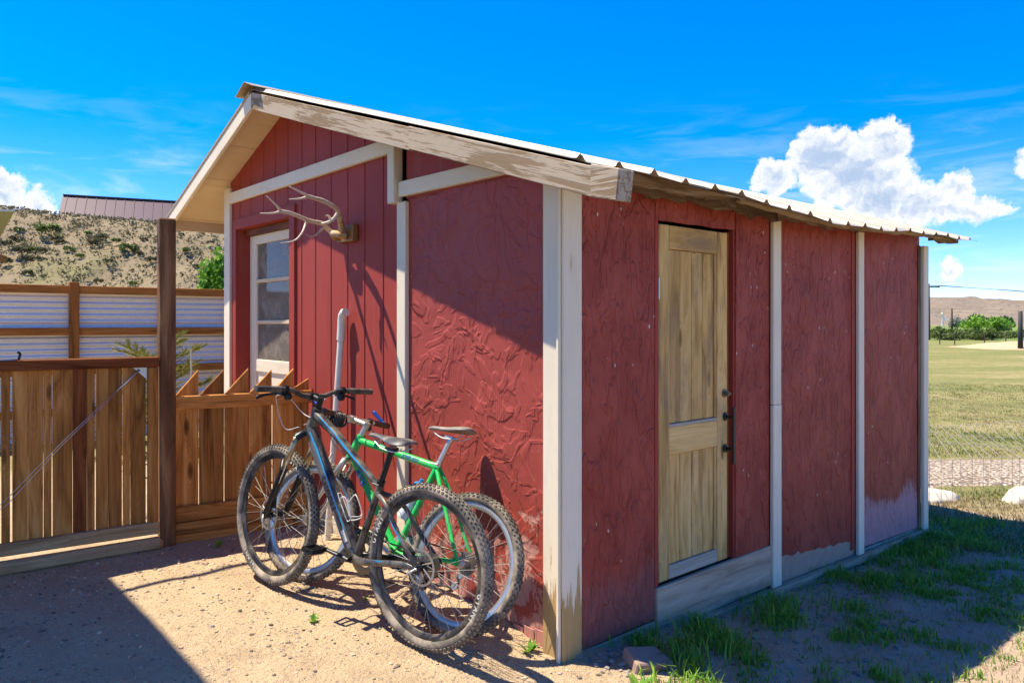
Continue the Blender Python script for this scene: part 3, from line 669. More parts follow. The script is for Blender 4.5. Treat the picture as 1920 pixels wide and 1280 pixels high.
# cut the sheathing away where the doorway is: it is rebuilt as two pieces
bpy.data.objects.remove(gw, do_unlink=True)
gw = gbox(shed, 'gable_wall', .03, DY0 - .03, -.10, 2.0, .085, .11, T['dark'], 'y', .0)
gbox(gw, 'sheathing', DY1 + .03, 4.0, .0, 2.0, .085, .11, T['dark'], 'y', .0)
gx = [1.34] + [1.517, 1.736, 1.951, 2.174, 2.398, 2.611, 2.838, 3.06, 3.277, 3.517, 3.749] + [3.96]
for i in range(len(gx) - 1):
    ya, yb = gx[i] + .004, gx[i + 1] - .004
    ta, tb = roofz(ya) - .05, roofz(yb) - .05
    apex = [(RY, RZ - .05)] if ya < RY < yb else []
    if yb < DY0 - .05: gslab(gw, 'siding_board', [(ya, .152), (yb, .152), (yb, tb)] + apex + [(ya, ta)], .0, .02, T['siding'], 'z', .004)
    elif ya < DY0 - .05: gslab(gw, 'siding_board', [(ya, .152), (DY0 - .05, .152), (DY0 - .05, DZ + .04), (yb, DZ + .04), (yb, tb)] + apex + [(ya, ta)], .0, .02, T['siding'], 'z', .004)
    elif ya > DY1: gslab(gw, 'siding_board', [(ya, .152), (yb, .152), (yb, tb), (ya, ta)], .0, .02, T['siding'], 'z', .004)
    elif yb > DY1 + .05: gslab(gw, 'siding_board', [(ya, DZ + .04), (DY1 + .04, DZ + .04), (DY1 + .04, .152), (yb, .152), (yb, tb)] + apex + [(ya, ta)], .0, .02, T['siding'], 'z', .004)
    else: gslab(gw, 'siding_board', [(ya, DZ + .04), (yb, DZ + .04), (yb, tb)] + apex + [(ya, ta)], .0, .02, T['siding'], 'z', .004)
gbox(gw, 'groove_backing', 1.34, 3.96, 2.25, 2.36, .021, .03, T['red_trim'], 'y', 0)
for a, b_ in ((1.34, DY0 - .02), (DY1 + .02, 3.97)): gbox(gw, 'groove_backing', a, b_, .16, 2.25, .0145, .0195 + .012, T['red_trim'], 'z', 0)
gslab(gw, 'groove_backing', [(1.34, 2.36), (3.95, 2.36), (3.95, roofz(3.95) - .06), (RY, RZ - .06), (1.34, roofz(1.34) - .06)], .0148, .03, T['red_trim'], 'z', 0)
# skim coated bay: fine grid with real unevenness
def stucco():
    ny, nz = 56, 108; V = []; y0, y1 = .085, 1.245
    for j in range(nz + 1):
        for i in range(ny + 1):
            y = y0 + (y1 - y0) * i / ny; zt = roofz(y) - .045; z = -.09 + (zt + .09) * j / nz
            x = -.004 - .004 * fbm(y * 3.1, z * 3.1, 2., 3) - .0022 * fbm(y * 11, z * 7, 5., 3)
            V.append((x, y, z))
    n = len(V); V += [(.015, y, z) for x, y, z in V]
    Fc = [(j * (ny + 1) + i, j * (ny + 1) + i + 1, (j + 1) * (ny + 1) + i + 1, (j + 1) * (ny + 1) + i) for j in range(nz) for i in range(ny)]
    Fc += [tuple(n + k for k in f[::-1]) for f in Fc]
    mw = frame(Vector((0, 0, 1)), Vector((-1, 0, 0)), Vector((0, .66, 1.0))); inv = mw.inverted()
    me = bpy.data.meshes.new('stucco_panel'); me.from_pydata([inv @ Vector(v) for v in V], [], Fc); me.update(); me.shade_smooth()
    o = mesh_obj('stucco_panel', me, T['stucco'], gw, mw); o['label'] = 'red trowelled skim coat with pale flaked patches'
stucco()
gslab(gw, 'wall_panel', [(1.25, 2.14), (1.25, roofz(1.25) - .05), (.40, roofz(.4) - .05), (.3, 2.14)], -.010, -.006, T['red_trim'], 'z', 0)
for i in range(3):                                   # grooved kick boards showing where the soil has washed away
    gbox(gw, 'kick_board', .10 + i * .075, .10 + i * .075 + .071, -.16, (.012, .004, -.006)[i], -.0135, -.009, T['kick'], 'z', .002, .002)
# white trim
gbox(shed, 'trim_board', 1.375, 3.905, 2.425, 2.515, -.034, -.002, T['white'], 'y', .004)
gslab(shed, 'trim_board', [(1.295, 2.153), (.30, 2.147), (.30, roofz(.30) - .02), (.34, 2.230), (1.295, 2.240)], -.040, -.008, T['white'], 'y', .004)
gbox(shed, 'trim_stub', 1.300, 1.372, 2.120, 2.475, -.065, -.003, T['white'], 'z', .004)
gbox(shed, 'batten', 1.235, 1.325, .02, 2.125, -.030, -.001, T['white'], 'z', .004)
gbox(shed, 'corner_trim', 3.905, 4.03, .03, 2.56, -.028, -.002, T['white'], 'z', .004)
gbox(shed, 'corner_trim', .000, .096, -.17, 2.11, -.034, -.006, T['white_peel'], 'z', .005)
rbox(shed, 'corner_trim', -.034, .090, -.19, 2.10, -.038, -.006, T['white_peel'], 'z', .006)
rbox(shed, 'corner_bead', -.052, -.036, -.18, 2.06, -.028, -.008, T['white'], 'z', .004)
# foundation
gbox(shed, 'foundation', 1.33, 4.0, -.35, .150, -.012, .12, T['found'], 'y', .006)
# door casing and recessed glazed door
cas = gslab(shed, 'door_casing', [(DY0 - .088, .15), (DY0, .15), (DY0, DZ), (DY1, DZ), (DY1, .15), (DY1 + .07, .15), (DY1 + .07, DZ + .085), (DY0 - .088, DZ + .085)], -.018, .004, T['red_trim'], 'z', .003)
gbox(cas, 'jamb', DY1, DY1 + .02, .15, DZ, .004, .16, T['red_trim'], 'z', .002)
gbox(cas, 'jamb', DY0 - .02, DY0, .15, DZ, .004, .16, T['red_trim'], 'z', .002)
gbox(cas, 'head_jamb', DY0 - .02, DY1 + .02, DZ, DZ + .02, .004, .16, T['red_trim'], 'y', .002)
gbox(cas, 'head_stop', DY0, DY1, DZ - .05, DZ - .002, .06, .10, T['jamb'], 'y', .002)
gd = gbox(shed, 'glazed_door', DY1 - .125, DY1 - .006, .16, 2.15, .100, .140, T['white'], 'z', .004)
gbox(gd, 'stile', DY0 + .006, DY0 + .12, .16, 2.15, .100, .140, T['white'], 'z', .004)
for za, zb in ((2.075, 2.15), (1.03, 1.130), (.17, .36)): gbox(gd, 'rail', DY0 + .122, DY1 - .127, za, zb, .101, .139, T['white'], 'y', .004)
for z in (1.772, 1.436): gbox(gd, 'muntin', DY0 + .122, DY1 - .127, z - .015, z + .015, .098, .132, T['jamb'] if 0 else T['cream'], 'y', .004)
for za, zb in ((1.788, 2.074), (1.452, 1.756), (1.131, 1.420)): gbox(gd, 'pane', DY0 + .123, DY1 - .128, za, zb, .116, .120, T['glass'], 'y', 0)
gbox(gd, 'panel', DY0 + .123, DY1 - .128, .362, 1.028, .114, .126, T['white'], 'z', .002)
gbox(gd, 'bead', DY1 - .140, DY1 - .126, 1.131, 2.074, .106, .130, T['white'], 'z', .002)
# behind the glass: a curtain in the top light and closed slats below
def curtain():
    n = 60; V = []
    for j in range(5):
        for i in range(n + 1):
            y = DY0 + .1 + (DY1 - DY0 - .2) * i / n; z = 1.80 + .34 * j / 4
            V.append((.165 + .010 * math.sin(i * .9 + .4 * j), y, z + (.015 * math.sin(i * .35) if j == 0 else 0)))
    n2 = len(V); V += [(x + .002, y, z) for x, y, z in V]
    Fc = [(j * (n + 1) + i, j * (n + 1) + i + 1, (j + 1) * (n + 1) + i + 1, (j + 1) * (n + 1) + i) for j in range(4) for i in range(n)]
    Fc += [tuple(n2 + k for k in f[::-1]) for f in Fc]
    me = bpy.data.meshes.new('curtain'); me.from_pydata(V, [], Fc); me.update(); me.shade_smooth()
    tag(mesh_obj('curtain', me, T['curtain']), 'beige curtain behind the top pane of the white glazed door', 'curtain')
curtain()
bl = empty('window_blind', (.2, 3.3, 1.1), 'pale slatted blind behind the lower panes of the white glazed door', 'blind')
for i in range(15):
    z = 1.14 + i * .042
    poly(bl, 'slat', [(.185, DY0 + .1, z), (.185, DY1 - .1, z), (.200, DY1 - .1, z + .03), (.200, DY0 + .1, z + .03)], Vector((.0025, 0, -.0013)), (0, 1, 0), T['curtain'], 0)
bar(bl, 'head_rail', (.19, DY0 + .1, 1.79), (.19, DY1 - .1, 1.79), .03, .03, (0, 0, 1), T['curtain'])

# ---- side wall (plane y = 0), in shade
sw = rbox(shed, 'side_wall', 1.40, 4.15, -.20, 2.04, .02, .05, T['dark'], 'x', 0)
rbox(sw, 'sheathing', .05, .63, -.15, 2.04, .02, .05, T['dark'], 'x', 0)
rbox(sw, 'sheathing', .63, 1.40, 1.97, 2.04, .02, .05, T['dark'], 'x', 0)
def top(x): return roofz(0) - .045
def ragbot(xa, xb, za, zb, amp, seed, n=14):
    return [(xa + (xb - xa) * i / n, za + (zb - za) * i / n + amp * fbm(i * .9, seed, 2.)) for i in range(n + 1)]
rslab(sw, 'sheet_panel', [(.088, -.075), (.652, -.070), (.655, top(0)), (.088, top(0))], -.006, .012, T['panelA'], 'z', .003)
rslab(sw, 'sheet_panel', ragbot(1.385, 1.752, -.015, -.06, .012, 3) + [(1.752, top(0)), (1.39, top(0)), (1.392, 1.6), (1.384, 1.1), (1.390, .6)], -.010, .010, T['panelB'], 'z', .002)
rslab(sw, 'sheet_panel', ragbot(1.852, 2.905, -.005, -.10, .022, 8, 24) + [(2.905, top(0)), (1.852, top(0))], -.006, .010, T['panelC'], 'z', .002)
rslab(sw, 'sheet_panel', [(2.99, -.175), (4.062, -.215), (4.062, top(0)), (2.99, top(0))], -.006, .010, T['panelD'], 'z', .002)
rslab(sw, 'header_panel', [(.657, 1.955)] + ragbot(.66, 1.385, 1.952, 1.956, .006, 5, 10) + [(1.385, top(0)), (.657, top(0))], -.008, .010, T['panelA'], 'z', .002)
rbox(sw, 'render_patch', 1.845, 2.99, -.24, .05, -.001, .012, T['render'], 'x', .0)
rbox(sw, 'edge_strip', 2.845, 2.900, -.16, top(0) - .02, -.012, -.007, T['red_trim'], 'z', .002)
for xa, xb, zb, zt in ((1.755, 1.850, -.165, .935), (1.757, 1.848, .937, 2.09), (2.905, 2.990, -.27, 2.07)):
    rbox(shed, 'batten', xa, xb, zb, zt, -.036, -.011, T['white_peel'] if zb < .0 and xa < 2 else T['white'], 'z', .004, .002)
rbox(shed, 'corner_trim', 4.070, 4.165, -.255, 2.05, -.04, -.012, T['white'], 'z', .005, .003)
rbox(shed, 'corner_backing', 4.02, 4.068, -.22, 2.05, -.016, -.007, T['rotten'], 'z', .003)
rbox(shed, 'sill_board', .656, 1.750, -.145, .090, -.022, .006, T['sill_wood'], 'x', .004, .002)
rbox(shed, 'grade_board', .06, .654, -.20, -.078, -.014, .006, T['sill_wood'], 'x', .004, .003)
bar(shed, 'ledger_board', (.86, -.036, -.165), (4.14, -.030, -.262), .055, .045, (0, 0, 1), T['sill_wood'], .004)
rslab(shed, 'foundation', [(.1, -.42), (4.15, -.42), (4.15, -.225), (.1, -.135)], .004, .12, T['found'], 'x', .004)
# plank door
rbox(sw, 'door_jamb', .655, .680, .092, 1.955, -.008, .06, T['red_trim'], 'z', .002)
rbox(sw, 'door_jamb', 1.318, 1.372, .09, 1.945, .022, .06, T['jamb'], 'z', .002)
rbox(sw, 'door_stop', 1.372, 1.384, .09, 1.955, -.004, .06, T['red_trim'], 'z', .002)
dr = rbox(shed, 'door', .688, .772, .105, 1.935, -.006, .030, T['door_wood'], 'z', .004); dr['label'] = 'bare pine plank door with black pull handle'
rbox(dr, 'stile', 1.212, 1.308, .105, 1.935, -.006, .030, T['door_wood'], 'z', .004)
rbox(dr, 'rail', .774, 1.210, 1.812, 1.935, -.005, .030, T['door_wood'], 'x', .004)
rbox(dr, 'rail', .774, 1.210, .745, .889, -.005, .030, T['door_wood'], 'x', .004)
rbox(dr, 'rail_cap', .774, 1.210, .8895, .905, -.0045, .030, T['door_grey'], 'x', .003)
rbox(dr, 'rail', .774, 1.210, .105, .175, -.005, .030, T['door_grey'], 'x', .004)
for za, zb in ((.176, .744), (.906, 1.811)):
    pw = (1.190 - .782) / 4
    for i in range(4): rbox(dr, 'plank', .782 + i * pw + .0015, .782 + (i + 1) * pw - .0015, za, zb, .008, .022, T['door_wood'], 'z', .004)
    rbox(dr, 'moulding', .774, .782, za, zb, .000, .020, T['door_wood'], 'z', .001)
    rbox(dr, 'moulding', 1.192, 1.210, za, zb, .000, .020, T['door_wood'], 'z', .003)
    rbox(dr, 'plank_backing', .775, 1.209, za, zb, .0225, .028, T['rotten'], 'z', 0)
rbox(dr, 'hinge', .682, .690, 1.55, 1.66, -.010, .0, T['alu'], 'z', .001)
for z in (.727, .905):
    hd = MB(); hd.lathe([(0, -.004), (.021, -.006), (.024, -.010), (.022, -.015), (.010, -.018), (.008, -.060), (0, -.060)], (1.282, 0, z), 14, 'y')
    hd.build('handle_rosette', T['black_metal'], dr, smooth=True, auto=35)
rbox(dr, 'handle', 1.271, 1.293, .645, .962, -.070, -.056, T['black_metal'], 'z', .003)
lk = MB(); lk.lathe([(0, -.034), (.013, -.034), (.014, -.028), (.013, -.012), (.024, -.010), (.025, -.006), (.024, -.003)], (1.278, 0, 1.035), 16, 'y'); lk.box((1.275, -.040, 1.035), (.022, .010, .007))
lk.build('lock', T['chain'], dr, smooth=True, auto=35)
# ---- unseen sides, so the shed is a closed building
poly(shed, 'left_wall', [(.03, 4.0, -.3), (4.15, 4.0, -.3), (4.15, 4.0, roofz(4.) - .07), (.03, 4.0, roofz(4.) - .07)], (0, -.03, 0), (0, 0, 1), T['siding'])
gslab(shed, 'back_wall', [(.05, -.3), (3.97, -.3), (3.97, roofz(3.97) - .07), (RY, RZ - .07), (.05, roofz(.05) - .07)], 4.12, 4.15, T['siding'], 'z')
poly(shed, 'floor', [(.12, .06, .10), (4.1, .06, .10), (4.1, 3.96, .10), (.12, 3.96, .10)], (0, 0, -.05), (1, 0, 0), T['grey_old'], 0)
# ------------------------------------------------------------------ antlers on the gable wall
def spline(pts, n=6):
    P = [Vector(p) for p in pts]; out = []
    P = [P[0] * 2 - P[1]] + P + [P[-1] * 2 - P[-2]]
    for i in range(1, len(P) - 2):
        for k in range(n):
            t = k / n; a, b, c, d = P[i - 1], P[i], P[i + 1], P[i + 2]
            out.append(.5 * ((2 * b) + (c - a) * t + (2 * a - 5 * b + 4 * c - d) * t * t + (3 * b - a - 3 * c + d) * t ** 3))
    out.append(P[-2]); return out
ANT = {
    'A_main': [(-.05, 1.90, 1.985), (-.09, 1.872, 2.045), (-.17, 1.755, 2.107), (-.25, 1.691, 2.13), (-.33, 1.657, 2.146), (-.4, 1.611, 2.145), (-.45, 1.577, 2.145)],
    'A_t1': [(-.45, 1.577, 2.145), (-.52, 1.532, 2.155), (-.6, 1.508, 2.175)], 'A_t2': [(-.45, 1.577, 2.145), (-.52, 1.552, 2.122), (-.6, 1.508, 2.105)],
    'B_main': [(-.05, 2.03, 1.995), (-.09, 2.05, 2.035), (-.14, 2.015, 2.06), (-.2, 1.983, 2.062), (-.27, 1.944, 2.062), (-.34, 1.901, 2.071), (-.43, 1.862, 2.084), (-.5, 1.84, 2.087)],
    'B_t1': [(-.5, 1.84, 2.087), (-.55, 1.801, 2.115), (-.62, 1.765, 2.153)], 'B_t2': [(-.5, 1.84, 2.087), (-.56, 1.815, 2.066), (-.64, 1.807, 2.058)],
    'B_t3': [(-.28, 1.95, 2.063), (-.31, 1.92, 2.023), (-.34, 1.894, 1.979), (-.38, 1.889, 1.934), (-.43, 1.877, 1.913), (-.5, 1.84, 1.899)],
    'B_brow': [(-.12, 2.03, 2.05), (-.17, 1.985, 2.014), (-.24, 1.918, 1.973), (-.29, 1.882, 1.959), (-.34, 1.836, 1.958)],
    'A_brow': [(-.17, 1.755, 2.107), (-.19, 1.765, 2.07), (-.21, 1.795, 2.046), (-.24, 1.833, 2.034)],
    'A_small': [(-.2, 1.8, 2.063), (-.22, 1.789, 2.08), (-.25, 1.766, 2.075)]}
ant = empty('antler_mount', (-.0, 1.9, 2.0), 'bleached forked antlers on a brown skull plate mounted on the gable wall', 'antlers')
gbox(ant, 'plaque', 1.81, 2.02, 1.945, 2.052, -.045, -.0025, T['plaque'], 'y', .006)
def antler(keys):
    mb = MB()
    for k in keys:
        p = spline(ANT[k]); n = len(p); main = 'main' in k
        r0, r1 = (.017, .011) if main else ((.010, .003) if k != 'A_brow' else (.013, .009))
        mb.tube(p, [(r0 + (r1 - r0) * (i / (n - 1)) ** .9) * (1 + .12 * fbm(i * .7, r0 * 99)) for i in range(n)], 9)
    return mb
for keys in (('A_main', 'A_t1', 'A_t2', 'A_brow', 'A_small'), ('B_main', 'B_t1', 'B_t2', 'B_t3', 'B_brow')):
    a = antler(keys); a.build('antler', T['antler'], ant, smooth=True)
sk = MB(); sk.tube(spline([(-.02, 2.0, 1.975), (-.07, 1.99, 1.985), (-.095, 1.95, 1.995), (-.09, 1.90, 1.985), (-.05, 1.87, 1.975)]), [.022, .026, .029, .031, .033, .034, .034, .034, .034, .034, .034, .034, .034, .033, .033, .032, .031, .030, .029, .028, .027, .026, .025, .024, .022], 10, sq=(.72, .8))
sk.build('skull_plate', T['skull'], ant, smooth=True)
pd = MB(); pd.tube([(-.07, 1.895, 1.99), (-.085, 1.875, 2.03), (-.12, 1.83, 2.075), (-.165, 1.762, 2.103)], [.020, .018, .0175, .0165], 10); pd.build('pedicle', T['skull'], ant, smooth=True)

# ------------------------------------------------------------------ plastic pipe leaning on the wall
pp = MB(); pp.tube([(-.115, 2.005, gz(-.1, 2.0) - .01), (-.052, 1.945, 1.33)], .021, 18)
pipe = pp.build('drain_pipe', T['pvc'], None, smooth=True, auto=40); tag(pipe, 'off white plastic pipe with an elbow leaning upright against the gable wall', 'pipe')
el = MB(); el.tube([(-.0525, 1.946, 1.32), (-.0495, 1.943, 1.40), (-.048, 1.941, 1.452), (-.048, 1.932, 1.478), (-.048, 1.913, 1.494), (-.048, 1.890, 1.497)], [.026, .026, .0265, .027, .027, .027], 18)
el.build('elbow', T['pvc'], pipe, smooth=True, auto=40)

# ------------------------------------------------------------------ gate, post, base log
GP0 = Vector((-1.786, 2.601, 0)); GT = Vector((.9973, -.073, 0)); GN = Vector((-.073, -.9973, 0))   # GN points to the yard
def G(s, z, n=0.): return GP0 + GT * s + GN * n + Vector((0, 0, z))
gate = empty('gate', G(-.2, .06), 'brown slatted wooden gate with a diagonal wire brace and turnbuckle', 'gate')
edges = [(-.48, -.41), (-.405, -.31), (-.30, -.22), (-.215, -.12), (-.112, -.005), (.007, .047), (.057, .130), (.132, .203), (.206, .245), (.250, .348), (.351, .422), (.424, .463), (.469, .534), (.536, .607), (.613, .651), (.654, .738)]
for i, (a, b_) in enumerate(edges):
    mt = T['cedar_red'] if i == 10 else T['cedar']
    bar(gate, 'slat', G((a + b_) / 2, .19, -.012 + rng.uniform(-.002, .002)), G((a + b_) / 2 + rng.uniform(-.002, .002), 1.165, -.012), b_ - a, .018, GT, mt, .003, .001)
bar(gate, 'stile', G(.774, .150, .010), G(.774, 1.158, .010), .058, .034, GT, T['cedar'], .004)
bar(gate, 'stile', G(-.52, .150, .010), G(-.52, 1.158, .010), .058, .034, GT, T['cedar'], .004)
bar(gate, 'top_rail', G(-.56, 1.192, .014), G(.806, 1.190, .014), .062, .044, (0, 0, 1), T['cedar_red'], .005, .002)
bar(gate, 'bottom_rail', G(-.56, .180, .014), G(.806, .172, .014), .070, .044, (0, 0, 1), T['weathered'], .006, .003)
tp_ = poly(gate, 'corner_plate', [G(.665, 1.158, .006), G(.742, 1.158, .006), G(.742, 1.085, .006)], GN * .004, GT, T['galvplate'], .0)
w1 = MB(); w1.tube([G(.70, 1.145, .016), G(.575, 1.02, .020)], .0062, 8); w1.build('turnbuckle', T['steel'], gate, smooth=True)
w2 = MB()
for o1 in (-.004, .004):
    w2.tube([G(.60 + o1, 1.045 - o1, .020), G(.30 + o1, .745 - o1, .024), G(.02 + o1 * 2, .43 - o1 * 2, .022), G(-.30 + o1, .20, .02)], .0019, 6)
w2.tube([G(.33, .775, .020), G(.34, .77, .030), G(.325, .765, .022)], .003, 6)
brace = w2.build('brace_wire', T['steel'], gate, smooth=True); brace['kind'] = 'stuff'
hk = MB(); hk.tube(spline([G(.085, 1.222, .012), G(.088, 1.235, .012), G(.092, 1.255, .012), G(.080, 1.268, .012)]), .007, 8); hk.build('latch_hook', T['black_metal'], gate, smooth=True)
hr = MB(); hr.tube([G(-.25, 1.20, .034), G(-.05, 1.214, .036), G(.05, 1.224, .014), G(.085, 1.224, .012)], .0045, 8); hr.build('latch_rod', T['alu'], gate, smooth=True)

def round_log(name, p0, p1, rad, mat, label, cat, sq=(1, 1), nseg=14, n=14, parent=None, wob=.004):
    p0, p1 = Vector(p0), Vector(p1); mw = frame(p1 - p0, Vector((0, 0, 1)) if abs((p1 - p0).normalized().z) < .9 else Vector((1, 0, 0)), (p0 + p1) / 2)
    ln = (p1 - p0).length; mb = MB()
    pts = [(-ln / 2 + ln * i / nseg, wob * fbm(i * .5, 3.) if 0 < i < nseg else 0, wob * fbm(i * .5, 8.) if 0 < i < nseg else 0) for i in range(nseg + 1)]
    mb.tube(pts, [rad * (1 + .05 * fbm(i * .6, 1.)) for i in range(nseg + 1)], n, sq=sq, up=(0, 0, 1))
    o = mb.build(name, mat, parent, mw, smooth=True, auto=40)
    return tag(o, label, cat) if label else o
lg = bar(None, 'base_log', G(-.60, .078, .035), G(.825, .082, .040), .078, .085, (0, 0, 1), T['weathered'], .022, .004)
tag(lg, 'split timber lying on the ground under the slatted gate', 'log')
PX, PY = -.928, 2.553
pz = gz(PX, PY)
post = bar(None, 'gate_post', (PX, PY, pz - .08), (PX, PY, 2.078), .092, .084, (1, -.1, 0), T['cedar_post'], .008, .002)
tag(post, 'tall dark brown square post between the slatted gate and the picket panel', 'post')
# ------------------------------------------------------------------ picket panel from the post to the shed
QP = Vector((-.875, 2.565, 0)); QT = Vector((.992, -.127, 0)).normalized(); QN = Vector((-.127, -.992, 0)).normalized()
def Q(s, z, n=0.): return QP + QT * s + QN * n + Vector((0, 0, z))
pf = empty('picket_panel', Q(.4, .05), 'honey brown board fence panel with slanted picket tops joining post and shed', 'fence')
for i, (a, b_) in enumerate([(0.0, .140), (.146, .296), (.302, .453), (.460, .606), (.613, .755), (.759, .860)]):
    zt = (1.130, 1.124, 1.130, 1.115, 1.118, 1.045)[i]; z0 = .965
    poly(pf, 'picket', [Q(a, .10, -.004), Q(b_, .10, -.004), Q(b_, zt, -.004), Q(a, z0 + (.0 if i < 5 else .02), -.004)], -QN * .018, (0, 0, 1), T['cedar'], .003)
bar(pf, 'top_rail', Q(-.02, .926, .018), Q(.872, .922, .018), .088, .036, (0, 0, 1), T['cedar'], .005)
for z, hgt in ((.225, .090), (.136, .078), (.066, .060)): bar(pf, 'base_board', Q(-.02, z, .017), Q(.872, z - .004, .017), hgt, .034, (0, 0, 1), T['cedar'], .005, .002)
# ------------------------------------------------------------------ corrugated metal fence beyond
C0 = F(-9.3, 5.53); CT = (RGT * 1.31 + FWD).normalized(); CNv = Vector((CT.y, -CT.x, 0)); CNv = CNv if CNv.dot(FWD) < 0 else -CNv
def K(s, z, n=0.): return C0 + CT * s + CNv * n + Vector((0, 0, z))
cf = empty('corrugated_fence', K(5, 0), 'corrugated metal fence framed in brown timber behind the gate', 'fence')
s0 = 4.57                                              # where it enters the view
studs = [s0 + .70 - .93 * k for k in (5, 4, 3, 2, 1, 0)] + [s0 + .70 + .93 * k for k in range(1, 7)]
zr = [1.815, 1.328, .872, .40]
for z in zr: bar(cf, 'rail', K(studs[0] - .1, z, .03), K(studs[-1] + .1, z, .03), .092 if z > 1.7 else .088, .04, (0, 0, 1), T['fence_frame'], .005)
for i, s in enumerate(studs):
    main = i % 2 == 1
    bar(cf, 'post', K(s, -.05, .045 if main else .022), K(s, 1.90 if main else 1.766, .045 if main else .022), .100 if main else .045, .09 if main else .03, CT, T['fence_frame'], .005)
def corr(sa, sb, za, zb):
    mb = MB(); ns = int((zb - za) / .0085); V = []
    for j in range(ns + 1):
        z = za + (zb - za) * j / ns; n = .011 * math.sin(2 * math.pi * z / .068)
        for s in (sa, sb): V.append(K(s, z, n - .014))
    m = len(V); V += [v - CNv * .0015 for v in V]
    fs = [(2 * j, 2 * j + 1, 2 * j + 3, 2 * j + 2) for j in range(ns)]; fs += [(m + a, m + d, m + c, m + b) for a, b, c, d in fs]
    mb.add(V, fs); mb.build('metal_panel', T['galv'], cf, smooth=True)
for i in range(len(studs) - 1):
    for za, zb in ((1.35, 1.79), (.90, 1.30), (.42, .85), (.04, .38)): corr(studs[i] + .02, studs[i + 1] - .02, za, zb)
# ------------------------------------------------------------------ unseen porch roof added beside the yard to cast shade across the dirt
HZ = 4.05; HX, HY = -1.36 - .31 * HZ, 1.85 + .37 * HZ; HE = HY + .42
pr = empty('shade_porch_roof', (-5, 0, 0), 'unseen porch roof on timber posts, added beside the yard to cast shade', 'porch')
poly(pr, 'roof_slab', [(HX, HE, HZ), (HX, -6.5, HZ), (-7.5, -6.5, HZ + .5), (-7.5, HE, HZ + .5)], (0, 0, .08), (0, 1, 0), T['purlin'], .004)
bar(pr, 'beam', (HX - .12, HY - .1, HZ - .11), (HX - .12, -6.4, HZ - .11), .18, .10, (0, 0, 1), T['fence_frame'])
bar(pr, 'shadow_bar', (HX - .5, HY + .0, HZ + .0), (HX + 1.15, HY + .015, HZ + .01), .035, .04, (0, 0, 1), T['fence_frame'])  # unseen bar, added only to throw a thin line of shadow on the dirt
for y in (HY - .2, -6.2): bar(pr, 'post', (HX - .9, y, gz(HX - .9, y) - .05), (HX - .9, y, HZ + .06), .12, .12, (1, 0, 0), T['fence_frame'])
